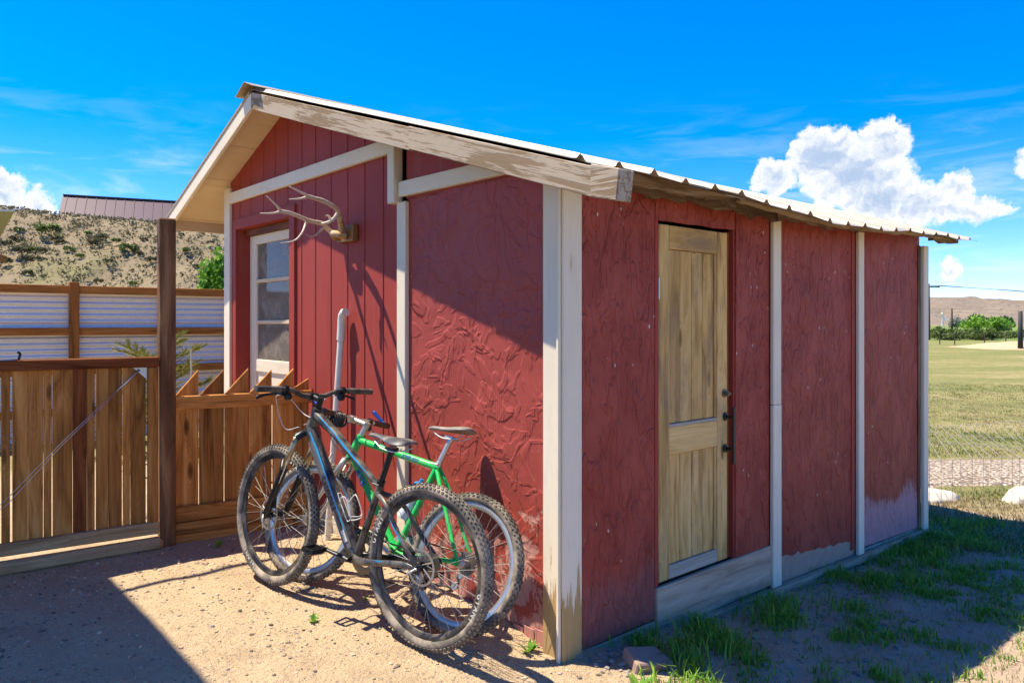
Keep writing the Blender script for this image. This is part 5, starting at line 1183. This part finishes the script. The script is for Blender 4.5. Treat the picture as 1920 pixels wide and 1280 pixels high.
def tree(name, loc, h, rad, mat, label, cat, n=900, leaf=.12, seed=1, group=None, trunk=True, lift=.55):
    rt = empty(name, loc, label, cat, group)
    V, Fc = leaf_cloud(n, rad, leaf, seed); V[:, 2] += h * lift
    mesh_obj('crown', np_mesh('crown', V, Fc), mat, rt, Matrix.Translation(loc))
    if trunk:
        mb = MB(); r0 = max(.02, h * .03)
        mb.tube(spline([(0, 0, -.1), (.02 * h, .01 * h, h * .25), (-.01 * h, 0, h * .5), (0, .02 * h, h * .75)], 4), [r0 * (1 - .75 * i / 12) for i in range(13)], 8)
        for k in range(5):
            a = k * 1.3 + seed; mb.tube([(0, 0, h * (.3 + .07 * k)), (rad[0] * .4 * math.cos(a), rad[1] * .4 * math.sin(a), h * (.45 + .09 * k)), (rad[0] * .75 * math.cos(a), rad[1] * .75 * math.sin(a), h * (.55 + .08 * k))], [r0 * .5, r0 * .35, r0 * .15], 6)
        mb.build('trunk', T['bark'], rt, Matrix.Translation(loc), smooth=True)
    return rt
# ------------------------------------------------------------------ left background
# young pine behind the post
def pine():
    base = F(-2.52, 5.35, .02); rt = empty('pine_sapling', base, 'yellow green pine sapling growing behind the tall brown post', 'tree')
    M0 = Matrix.Translation(base); g = random.Random(5)
    tr = MB(); tr.tube([(0, 0, -.05), (.01, 0, .5), (0, .01, 1.0), (.0, 0, 1.30)], [.022, .016, .010, .004], 8)
    V = []; Fc = []
    def needles(p, d, n, ln):
        for _ in range(n):
            t = g.random(); o = Vector((g.gauss(0, 1), g.gauss(0, 1), g.gauss(0, 1))).normalized(); dr = (d * 1.0 + o * .85).normalized()
            a = p + d * (t - .5) * ln; e = a + dr * g.uniform(.022, .042); s = dr.cross(o).normalized() * .0020
            b = len(V); V.extend([tuple(a - s), tuple(a + s), tuple(e + s * .5), tuple(e - s * .5)]); Fc.append((b, b + 1, b + 2, b + 3))
    for k in range(30):
        z = .25 + .98 * k / 30; a = k * 2.4 + .4; ln = (.40 * (1 - .40 * k / 30)) * g.uniform(.75, 1.1)
        d = Vector((math.cos(a), math.sin(a), .45)); p0 = Vector((0, 0, z)); p1 = p0 + d * ln
        tr.tube([p0, p0.lerp(p1, .5) + Vector((0, 0, -.025)), p1], [.006, .004, .002], 5)
        for q in range(6):                              # side twigs, each a short brush
            b0 = p0.lerp(p1, .35 + .13 * q); sd_ = (d.cross(Vector((0, 0, 1))).normalized() * (1 if q % 2 else -1) + d * .9 + Vector((0, 0, g.uniform(.0, .5)))).normalized()
            e = b0 + sd_ * g.uniform(.06, .11); tr.tube([b0, e], [.003, .0015], 4)
            for u in (.3, .65, 1.): needles(b0.lerp(e, u), sd_, 26, .05)
        needles(p1, d.normalized(), 40, .05)
    needles(Vector((0, 0, 1.30)), Vector((0, 0, 1)), 60, .08)
    tr.build('trunk', T['bark'], rt, M0, smooth=True)
    mesh_obj('needles', np_mesh('needles', np.array(V), np.array(Fc)), T['pine'], rt, M0)
pine()
sk_ = MB(); p0 = F(-2.14, 5.0, .02); sk_.tube([p0 - Vector((0, 0, .1)), p0 + Vector((0, 0, 1.235))], .006, 8)
tag(sk_.build('metal_stake', T['galvplate'], None), 'thin grey metal stake standing behind the picket panel', 'stake')
tree('leafy_tree', F(-9.25, 24.0, .0), 4.4, (.62, .62, 1.3), T['leaf_bright'], 'bright green leafy tree seen between the soffit and the corrugated fence', 'tree', 1500, .10, 3, lift=.62)
# scrub on the hillside: two shrub meshes shared by many individuals, each on the slope
def hill_z(r, d):
    h = crestL(r / 70); s = smooth((d - 34) / 36) if d < 70 else 1
    p = F(r, d); e = smooth((d - 34) / 36 * 2) * (1 if abs(d - 70) > 4.9 else .25)
    return -1.2 + (h + 1.2) * s + e * .45 * fbm(p.x * 6 / 70, p.y * 6 / 70, 1.3, 6)
def hill_at(px, py):                                   # where the sight line over the fence meets the slope
    a = (px - 960) / 1404; b = (605 - py) / 1404; best = 69.
    for k in range(340):
        d = 36 + k * .1
        if hill_z(a * d, d) >= 1.43 + b * d: best = d; break
    return a * best, best
shr = []
for k in range(3):
    V, Fc = leaf_cloud(420, (.5, .5, .42), .085, 40 + k, clumps=14); V[:, 2] += .16; shr.append(np_mesh('shrub', V, Fc))
spots = [(93, 434, 1.7), (190, 447, 1.0), (177, 457, 1.0), (240, 467, 1.2), (38, 473, 1.2), (30, 452, 1.1), (66, 470, .9), (78, 471, .8), (105, 450, .9), (130, 468, .8), (50, 487, 1.0), (75, 487, .7), (218, 452, .7), (12, 458, .9), (113, 455, .8), (36, 432, .8), (285, 487, .7), (262, 476, .6), (150, 480, .6), (205, 490, .6), (52, 512, .7), (250, 533, .6), (185, 528, .6), (10, 490, .9), (165, 438, .6), (270, 450, .6), (395, 455, .6), (350, 470, .7), (370, 500, .6), (340, 440, .5)]
for i, (px, py, s) in enumerate(spots):
    r, d = hill_at(px, py); loc = F(r, d, hill_z(r, d) - .05)
    o = mesh_obj('sage_bush', shr[i % 3], T['sage'] if i % 3 else T['leaf_bush'], None, Matrix.Translation(loc) @ Matrix.Rotation(i * 1.1, 4, 'Z') @ Matrix.Scale(s * .95, 4))
    if i % 3 == 0: o.material_slots[0].link = 'OBJECT'; o.material_slots[0].material = T['leaf_bush']
    tag(o, 'largest dark bush on the tan hillside, close under the crest' if i == 0 else ('small olive green bush dotted on the tan hillside' if i % 3 == 0 else 'low grey sage bush dotted on the tan hillside'), 'bush', 'bushes on the hillside')
def scatter_hill():
    g = np.random.default_rng(3); Vs = []; Fs = []; b = 0
    for i in range(2600):
        d = 37 + 33 * g.random() ** .8; r = -.72 * d + (.72 - .36) * d * g.random()
        p = F(r, d, hill_z(r, d)); s = g.uniform(.06, .22)
        for q in range(7):
            a = g.normal(size=3); a[2] = abs(a[2]); a /= np.linalg.norm(a); c = np.cross(a, g.normal(size=3)); c /= np.linalg.norm(c); o = np.array(p) + g.normal(size=3) * s * .5
            Vs += [o - c * s * .4, o + c * s * .4, o + a * s]; Fs.append((b, b + 1, b + 2)); b += 3
    me = bpy.data.meshes.new('scrub'); me.from_pydata([tuple(v) for v in Vs], [], Fs); me.update()
    tag(mesh_obj('scrub', me, T['sage']), 'fine dry scrub growing all over the hillside', None, None, 'stuff')
scatter_hill()
# house with the maroon roof beyond the crest
def house():
    a = F(-57.2, 96, 0); yv = (RGT * .917 + FWD * .40).normalized(); xv = Vector((yv.y, -yv.x, 0)); xv = xv if xv.dot(FWD) > 0 else -xv
    rt = empty('house', a, 'house with a maroon standing seam metal roof showing above the hill crest', 'house')
    rz, ez, W, LN = 17.75, 12.2, 7.0, 30.
    P = lambda l, w, z: a + yv * l + xv * w + Vector((0, 0, z))
    poly(rt, 'wall', [P(.6, -W + .6, 6), P(LN, -W + .6, 6), P(LN, -W + .6, ez), P(.6, -W + .6, ez)], xv * .3, yv, T['house_grey'], 0)
    poly(rt, 'gable', [P(.6, -W + .6, 6), P(.6, W - .6, 6), P(.6, W - .6, ez), P(.6, 0, rz - .5), P(.6, -W + .6, ez)], yv * .3, (0, 0, 1), T['house_grey'], 0)
    rf = poly(rt, 'roof', [P(-.3, 0, rz), P(LN, 0, rz), P(LN, -W, ez - .1), P(-.3, -W, ez - .1)], Vector((0, 0, -.18)), yv, T['house_roof'], 0)
    poly(rt, 'roof', [P(-.3, 0, rz), P(LN, 0, rz), P(LN, W, ez - .1), P(-.3, W, ez - .1)], Vector((0, 0, -.18)), yv, T['house_roof'], 0)
    for s in (-1, 1): poly(rt, 'rake_trim', [P(-.36, 0, rz - .02), P(-.36, s * W, ez - .12), P(-.36, s * W, ez - .7), P(-.36, 0, rz - .6)], yv * .10, (0, 0, 1), T['house_grey'], 0)
    for i in range(int(LN / 1.1)):
        l = .2 + i * 1.1; bar(rf, 'seam', P(l, -.1, rz - .04), P(l, -W, ez - .12), .07, .07, yv, T['house_roof'], 0)
    bar(rf, 'ridge_cap', P(-.3, -.02, rz + .06), P(LN, -.02, rz + .06), .5, .10, xv, T['house_roof'], 0)
house()
def outbuilding():
    a = F(-14.95, 20.6, 0); rt = empty('outbuilding', a, 'outbuilding whose pale metal eave juts in above the corrugated fence', 'building')
    P = lambda r, d, z: F(r, d, z)
    poly(rt, 'wall', [P(-19, 21.5, 0), P(-15.0, 21.5, 0), P(-15.0, 21.5, 3.2), P(-19, 21.5, 3.2)], FWD * .2, RGT, T['fence_frame'], 0)
    poly(rt, 'roof', [P(-18.2, 20.4, 4.6), P(-13.75, 20.4, 3.30), P(-18.4, 26, 3.30), P(-22.9, 26, 4.6)], Vector((0, 0, -.06)), RGT, T['roof_metal'], 0)
    poly(rt, 'fascia', [P(-18.2, 20.38, 4.55), P(-13.78, 20.38, 3.25), P(-13.78, 20.38, 3.05), P(-18.2, 20.38, 4.35)], FWD * .05, RGT, T['fence_frame'], 0)
outbuilding()
# ------------------------------------------------------------------ right background: poles, wires, bushes, fences
def pole(r, d, z0, z1, rad, mat, label, cross=None, grp=None):
    rt = empty('utility_pole', F(r, d, z0), label, 'pole', grp)
    mb = MB(); mb.tube([F(r, d, z0 - .3), F(r, d, z1)], [rad, rad * .7], 10); mb.build('shaft', mat, rt, smooth=True)
    if cross:
        for z in cross: bar(rt, 'crossarm', F(r - 1.15, d, z1 - z), F(r + 1.15, d, z1 - z), .13, .12, (0, 0, 1), mat, 0)
        for q in (-1.05, -.35, .35, 1.05):
            i = MB(); i.tube([F(r + q, d, z1 - cross[0] + .06), F(r + q, d, z1 - cross[0] + .20)], .04, 6); i.build('insulator', T['wire'], rt)
    return rt
pole(43.95, 79, -.4, 5.55, .17, T['pole'], 'tall brown utility pole with a crossarm right beside the far shed corner', (.35,))
pole(70.5, 120, -.4, 3.75, .17, T['pole'], 'short brown utility pole standing behind the bushes')
pole(33.95, 50, -.4, 2.2, .17, T['pole_black'], 'thick black post at the edge of the sandy mound')
def wire(pts, rad, label):
    mb = MB(); mb.tube(spline(pts, 8), rad, 5); o = mb.build('overhead_wire', T['wire'], None); tag(o, label, 'wire', 'overhead wires')
for k, q in enumerate((-1.05, -.35, .35, 1.05)):
    a, b = F(43.95 + q, 79, 5.40), F(120 + q, 79 + 30, 5.0 - .5 * k)
    wire([a, a.lerp(b, .5) - Vector((0, 0, .55)), b], .018, 'thin overhead wire running from the tall crossarm pole')
for k, z in enumerate((3.65, 3.1)):
    a, b = F(70.5, 120, z), F(130, 128, z - .3 - .4 * k); wire([F(30, 112, z - .9), F(50, 116, z - .5), a], .02, 'thin overhead wire running from the short pole behind the bushes'); wire([a, a.lerp(b, .5) - Vector((0, 0, .4)), b], .02, 'thin overhead wire running from the short pole behind the bushes')
# small white wind pump
wp = empty('wind_pump', F(80.5, 140, -.4), 'small white wind pump standing in front of the mesa', 'wind pump')
mb = MB(); mb.tube([F(80.2, 140, -.4), F(80.5, 140, 2.6)], .06, 6); mb.tube([F(80.9, 140, -.4), F(80.5, 140, 2.6)], .06, 6); mb.build('tower', T['white_dish'], wp)
mb = MB(); mb.tube([F(80.5, 140, 2.7), F(80.2, 139.7, 3.2)], .13, 6); mb.tube([F(80.5, 140, 2.7), F(81.3, 139.7, 1.8)], .13, 6); mb.build('blades', T['white_dish'], wp)
spotsR = [('round_tree', 1833, 600, 585, 150, 1.9, 'leaf_dark', 'round dark green tree standing behind the bright one'), ('round_tree', 1850, 618, 587, 110, 2.9, 'leaf_bright', 'wide bright green tree beside the silver bush'), ('round_tree', 1884, 604, 590, 160, 1.6, 'leaf_dark', 'small dark green tree behind the silver bush'),
    ('silver_bush', 1875, 613, 600, 112, 1.3, 'sage_pale', 'silver grey bush beside the bright green tree'), ('silver_bush', 1795, 601, 591, 150, 1.4, 'sage_pale', 'pale silver bush beside the short utility pole')]
for nm, px, yb, yt, d, wd, mt, lb in spotsR:
    r = (px - 960) / 1404 * d; zb = -.4; hh = 1.43 - (yt - 605) / 1404 * d - zb
    tree(nm, F(r, d, zb), hh, (wd * 1.0, wd * 1.0, hh * .5), T[mt], lb, 'tree' if 'tree' in nm else 'bush', 1500, .22, 7 + px, lift=.5)
g = random.Random(9)
bsh = []
for k in range(3):
    V, Fc = leaf_cloud(900, (1., 1., .62), .13, 60 + k, clumps=22); V[:, 2] += .45; bsh.append(np_mesh('bush_crown', V, Fc))
for i, (px, dd, s) in enumerate([(1748, 88, .9), (1760, 82, 1.45), (1770, 80, 1.3), (1780, 79, 1.25), (1790, 78, 1.2), (1803, 84, 1.1), (1815, 84, 1.15), (1827, 82, 1.2), (1838, 80, 1.3), (1848, 78, 1.3), (1858, 78, .95), (1868, 84, .9), (1880, 88, .95), (1891, 88, .9), (1903, 86, .9), (1740, 95, 1.0), (1918, 96, 1.0), (1935, 90, 1.2), (1955, 88, 1.1)]):
    r = (px - 960) / 1404 * dd; loc = F(r, dd, -.42)
    o = mesh_obj('bush', bsh[i % 3], T['leaf_bush'], None, Matrix.Translation(loc) @ Matrix.Rotation(i * .9, 4, 'Z') @ Matrix.Scale(s * .95, 4))
    tag(o, 'olive green bush in the row along the far edge of the pasture', 'bush', 'bushes along the pasture edge')
T['mound'] = flat('bare_tan_sand', (.44, .33, .19), .95, dscale=2.)
# sandy mound by the black post
def mound():
    V = []; n = 26
    for j in range(n + 1):
        for i in range(n + 1):
            u = i / n * 2 - 1; w = j / n * 2 - 1; h = max(0, 1 - u * u) * max(0, 1 - w * w)
            p = F(36.6 + u * 4.6, 53 + w * 4, -.5 + .62 * h ** .8 + .05 * fbm(u * 4, w * 4)); V.append(tuple(p))
    Fc = [(j * (n + 1) + i, j * (n + 1) + i + 1, (j + 1) * (n + 1) + i + 1, (j + 1) * (n + 1) + i) for j in range(n) for i in range(n)]
    me = bpy.data.meshes.new('sand_mound'); me.from_pydata(V, [], Fc); me.update(); me.shade_smooth()
    tag(mesh_obj('sand_mound', me, T['mound']), 'bare sandy mound at the far side of the pasture', None, None, 'structure')
mound()
pf_ = [(1762, 62), (1790, 61), (1846, 60), (1886, 60), (1914, 60), (1950, 60)]
fe = empty('wire_fence', F(36, 60, -.4), 'distant wire fence on thin posts across the end of the pasture', 'fence')
for px, d in pf_:
    r = (px - 960) / 1404 * d; bar(fe, 'post', F(r, d, -.45), F(r, d, .62), .06, .06, RGT, T['pole'], 0)
for z in (.15, .5): bar(fe, 'strand', F(30, 62, z), F(46, 60, z), .012, .012, (0, 0, 1), T['wire'], 0)
# slumped welded wire fence close by: upright lower strip, upper part bent away
def near_fence():
    rt = empty('mesh_fence', F(5, 7.2, -.3), 'slumped welded wire fence in front of the gravel strip', 'fence')
    def W(r, t):                                       # t 0..1 along the upright strip, 1..2 along the part folded back
        base = F(r, 7.05 + .02 * math.sin(r * 4), 0); z0 = -.32
        if t <= 1: return base + Vector((0, 0, z0 + .46 * t + .025 * math.sin(r * 3.1) * t))
        k = t - 1; return base + FWD * (.95 * k) + RGT * (.22 * k + .05 * math.sin(r * 5) * k) + Vector((0, 0, z0 + .46 + .22 * k + .03 * math.sin(r * 3 + 4 * k)))
    rs = [3.75 + .095 * i for i in range(22)]
    for i, r in enumerate(rs):
        mb = MB(); r2 = r + .012 * math.sin(i * 2.1); mb.tube([W(r2, t) for t in (0, .33, .66, 1, 1.25, 1.6, 2)], .0022, 5, cap=False); mb.build('upright_wire', T['wire_fence'], rt)
    for t in (.02, .5, 1., 1.33, 1.66, 2.):
        mb = MB(); mb.tube([W(r + .02, t) + Vector((0, 0, .012 * fbm(r * 4, t * 3))) for r in np.arange(3.7, 5.85, .08)], .0026, 5, cap=False); mb.build('line_wire', T['wire_fence'], rt)
near_fence()
# gravel strip, pale slabs
def strip():
    n, m = 60, 14; V = []
    for j in range(m + 1):
        for i in range(n + 1):
            r = 1.6 + 9.5 * i / n; d = 7.75 + .06 * (r - 4) + 1.75 * j / m + .08 * fbm(r * 1.1, j * .3)
            p = F(r, d); z = gz0(p.x, p.y) + .055 * math.sin(math.pi * j / m) + .006 * fbm(p.x * 9, p.y * 9); V.append((p.x, p.y, z if 0 < j < m else z - .05))
    Fc = [(j * (n + 1) + i, j * (n + 1) + i + 1, (j + 1) * (n + 1) + i + 1, (j + 1) * (n + 1) + i) for j in range(m) for i in range(n)]
    me = bpy.data.meshes.new('gravel_strip'); me.from_pydata(V, [], Fc); me.update(); me.shade_smooth()
    mt, nt, b = newmat('pale_gravel', .95, 0, .1); P = N(nt, 'ShaderNodeNewGeometry').outputs['Position']
    vo = N(nt, 'ShaderNodeTexVoronoi'); vo.inputs['Scale'].default_value = 26.; L(nt, P, vo.inputs['Vector'])
    col = MIX(nt, N_sep(nt, vo.outputs['Color']), (.34, .27, .20), (.66, .56, .44)); col = MIX(nt, SS(nt, vo.outputs['Distance'], .35, .65), col, (.20, .15, .11))
    L(nt, col, b.inputs['Base Color']); bump(nt, b, vo.outputs['Distance'], 1., -.03)
    tag(mesh_obj('gravel_strip', me, mt), 'pale gravel strip along the edge of the pasture', None, None, 'structure')
strip()
def rock_mesh(name, seed, sx, sy, sz, sub=2):
    bm = bmesh.new(); bmesh.ops.create_icosphere(bm, subdivisions=sub, radius=1)
    for v in bm.verts:
        k = 1 + .28 * noise.noise(v.co * 1.3 + Vector((seed, 0, 0))) + .10 * noise.noise(v.co * 4 + Vector((0, seed, 0))); v.co = Vector((v.co.x * sx, v.co.y * sy, v.co.z * sz)) * k
    me = bpy.data.meshes.new(name); bm.to_mesh(me); bm.free(); return me
for (r, d, s, seed, lb) in ((4.05, 7.32, (.30, .16, .10), 1., 'flat pale slab of rock beside the far shed corner'), (5.05, 7.25, (.30, .18, .14), 5., 'rounded pale rock lying at the foot of the slumped wire fence')):
    p = F(r, d); o = mesh_obj('pale_rock', rock_mesh('pale_rock', seed, *s, sub=3), T['pale_stone'], None, Matrix.Translation((p.x, p.y, gz0(p.x, p.y) + .01)) @ Matrix.Rotation(-.7, 4, 'Z'), True); tag(o, lb, 'rock')
# broken paver by the corner
p = (.24, -.24); o = poly(None, 'broken_paver', [(.14, -.30, 0), (.33, -.36, 0), (.36, -.22, 0), (.20, -.17, 0)], (0, 0, .055), (1, 0, 0), T['brick'], .006)
o.matrix_basis = Matrix.Translation((.0, 0., gz(.24, -.26) - .01)) @ Matrix.Translation((.25, -.26, 0)) @ Matrix.Rotation(.22, 4, (1, .5, 0)) @ Matrix.Translation((-.25, .26, 0)) @ o.matrix_basis
tag(o, 'broken reddish paver half sunk in the soil beside the peeling corner post', 'paver')

# ------------------------------------------------------------------ pebbles
def pebbles(name, label, pts, smin, smax, mat, seed, sub=1):
    g = np.random.default_rng(seed)
    base = []
    for k in range(6):
        bm = bmesh.new()
        if sub: bmesh.ops.create_icosphere(bm, subdivisions=1, radius=1)
        else: bmesh.ops.create_cone(bm, segments=4, radius1=1, radius2=.45, depth=1.1, cap_ends=True)
        bmesh.ops.triangulate(bm, faces=bm.faces)
        for v in bm.verts: v.co *= 1 + .35 * noise.noise(v.co * 1.1 + Vector((k * 7.7, seed, 0)))
        bm.verts.ensure_lookup_table(); base.append((np.array([v.co[:] for v in bm.verts]), np.array([[v.index for v in f.verts] for f in bm.faces]))); bm.free()
    Vs = []; Fs = []; b = 0
    for x, y in pts:
        Bv, Bf = base[g.integers(0, 6)]; s = smin + (smax - smin) * g.random() ** 4.2
        a = g.uniform(0, 6.28); c, sn = math.cos(a), math.sin(a)
        v = Bv * np.array([s, s * g.uniform(.6, .95), s * g.uniform(.35, .65)]); v = np.stack([v[:, 0] * c - v[:, 1] * sn, v[:, 0] * sn + v[:, 1] * c, v[:, 2]], 1) + np.array([x, y, gz(x, y) + s * .10])
        Vs.append(v); Fs.append(Bf + b); b += len(v)
    me = bpy.data.meshes.new(name); me.from_pydata(np.concatenate(Vs).tolist(), [], np.concatenate(Fs).tolist()); me.update()
    m, nt, bs = newmat(name + '_mat', .85, 0, .25); r = N(nt, 'ShaderNodeNewGeometry').outputs['Random Per Island']
    L(nt, RAMP(nt, r, mat), bs.inputs['Base Color'])
    tag(mesh_obj(name, me, m), label, None, None, 'stuff')
g2 = np.random.default_rng(21)
yard = []
while len(yard) < 9000:
    x, y = g2.uniform(-2.4, .3), g2.uniform(-1.6, 2.55)
    if x > -.02 and y > .02: continue
    dens = .35 + .65 * (fbm(x * 1.2, y * 1.2, 6.) > .05) + (.5 if y > 1.7 and x < -.9 else 0)
    if g2.random() < dens: yard.append((x, y))
pebbles('pebbles', 'small grey and tan pebbles strewn over the dirt yard', yard, .0018, .014, [(0., (.08, .075, .07)), (.3, (.22, .175, .135)), (.6, (.44, .33, .21)), (.9, (.56, .44, .30)), (1., (.19, .18, .18))], 4)
grit = []
while len(grit) < 24000:
    x, y = g2.uniform(-2.3, .9), g2.uniform(-1.5, 2.5)
    if x > -.02 and y > .0: continue
    if g2.random() < .35 + .65 * (fbm(x * 2.3, y * 2.3, 16.) > -.05): grit.append((x, y))
pebbles('grit', 'coarse sand grains and crumbs of dirt covering the yard', grit, .0016, .0065, [(0., (.22, .16, .10)), (.4, (.46, .345, .215)), (.8, (.62, .48, .31)), (1., (.70, .58, .42))], 14, 0)
side = [(g2.uniform(.05, 3.6), -abs(g2.normal(0, .5)) - .02) for _ in range(1500)] + [(.06 + .25 * g2.random(), -.06 - .22 * g2.random()) for _ in range(160)]
pebbles('gravel_bits', 'loose grey stones and clods along the shaded side of the shed', side, .003, .024, [(0., (.13, .12, .12)), (.4, (.25, .215, .19)), (1., (.36, .30, .25))], 8)
# ------------------------------------------------------------------ grass
def blades(name, label, tufts, mat, hmin, hmax, per, wid, seed, spread=.035, zf=gz):
    g = np.random.default_rng(seed); Vs = []; Fs = []; b = 0
    for x, y, sc_ in tufts:
        n = int(per * g.uniform(.6, 1.4)); z = zf(x, y)
        for _ in range(n):
            a = g.uniform(0, 6.283); h = g.uniform(hmin, hmax) * sc_; lean = g.uniform(.15, 1.1); w = wid * g.uniform(.7, 1.3)
            ox, oy = x + g.normal() * spread * sc_, y + g.normal() * spread * sc_
            dx, dy = math.cos(a), math.sin(a); px_, py_ = -dy * w, dx * w
            m1 = (ox + dx * h * lean * .35, oy + dy * h * lean * .35, z + h * .55); t1 = (ox + dx * h * lean, oy + dy * h * lean, z + h * (1.0 - .35 * lean))
            Vs += [(ox - px_, oy - py_, z - .005), (ox + px_, oy + py_, z - .005), (m1[0] + px_ * .8, m1[1] + py_ * .8, m1[2]), (m1[0] - px_ * .8, m1[1] - py_ * .8, m1[2]), t1]
            Fs += [(b, b + 1, b + 2, b + 3), (b + 3, b + 2, b + 4)]; b += 5
    me = bpy.data.meshes.new(name); me.from_pydata(Vs, [], Fs); me.update()
    tag(mesh_obj(name, me, mat), label, None, None, 'stuff')
tf = []
while len(tf) < 400:
    x = g2.uniform(.12, 4.9); y = -abs(g2.normal(0, .70)) - .05
    if y < -1.75: continue
    d = fbm(x * 2.1, y * 2.6, 12.) + (.16 if y > -.40 else -.06) + (.10 if x > 2.6 else 0)
    if d > .10: tf.append((x, y, g2.uniform(.5, 1.35) * (1.15 if y > -.5 else .8)))
blades('grass', 'green grass tufts growing along the shaded side of the shed', tf, T['grass'], .022, .085, 26, .0038, 1, .045)
low = [(g2.uniform(.3, 4.6), -.15 - 1.6 * g2.random(), g2.uniform(.4, .9)) for _ in range(420)]
blades('ground_weeds', 'sparse low weeds scattered over the shaded soil', low, T['grass'], .015, .05, 10, .003, 2, .03)
tw = [(g2.uniform(.3, 4.6), -.1 - 1.5 * g2.random(), g2.uniform(.5, 1.3)) for _ in range(900)]
blades('straw_litter', 'dry straw and twigs littering the shaded soil', tw, T['grass_dry'], .02, .06, 6, .0016, 3, .06)
fld = []
g3 = np.random.default_rng(5)
for _ in range(2300):
    d = 5.6 + 16 * g3.random() ** 1.6; r = d * g3.uniform(.50, .74); p = F(r, d)
    if p.y > -.1 and p.x < 4.4: continue
    if 7.6 < d - .06 * (r - 4) < 9.6: continue
    fld.append((p.x, p.y, g3.uniform(.5, 1.2)))
kk = [t for t in fld if fbm(t[0] * .5, t[1] * .5, 3.) > .0]; dd_ = [t for t in fld if fbm(t[0] * .5, t[1] * .5, 3.) <= .0]
blades('pasture_grass', 'thin green grass in the pasture beyond the shed', kk, T['grass_field'], .018, .055, 16, .004, 6, .10)
blades('dry_pasture_grass', 'dry yellow grass in the pasture beyond the shed', dd_, T['grass_dry'], .018, .055, 14, .004, 7, .10)
# single weeds in the yard
def weed(x, y, s, seed, label):
    g = random.Random(seed); V = []; Fc = []
    for k in range(14):
        a = g.uniform(0, 6.28); h = s * g.uniform(.5, 1.); d = Vector((math.cos(a), math.sin(a), g.uniform(.5, 1.6))).normalized(); sd_ = d.cross(Vector((0, 0, 1))).normalized() * s * .14
        b = len(V); m_ = d * h * .55; e = d * h; V += [(0, 0, 0), tuple(m_ + sd_), tuple(e), tuple(m_ - sd_)]; Fc.append((b, b + 1, b + 2, b + 3))
    o = mesh_obj('weed', np_mesh('weed', np.array(V), np.array(Fc)), T['grass'], None, Matrix.Translation((x, y, gz(x, y)))); tag(o, label, 'weed')
weed(-.75, .92, .05, 1, 'tiny green weed sprouting in the sunlit dirt in front of the bikes')
weed(-.10, .12, .075, 2, 'small weed at the foot of the skim coated wall beside the corner post')
weed(-.70, 2.30, .06, 3, 'small weed at the foot of the picket panel')
weed(-.42, 1.0, .04, 4, 'low weed between the two bicycles and the wall')
weed(.02, -.42, .10, 5, 'sunlit weed clump in front of the broken paver')
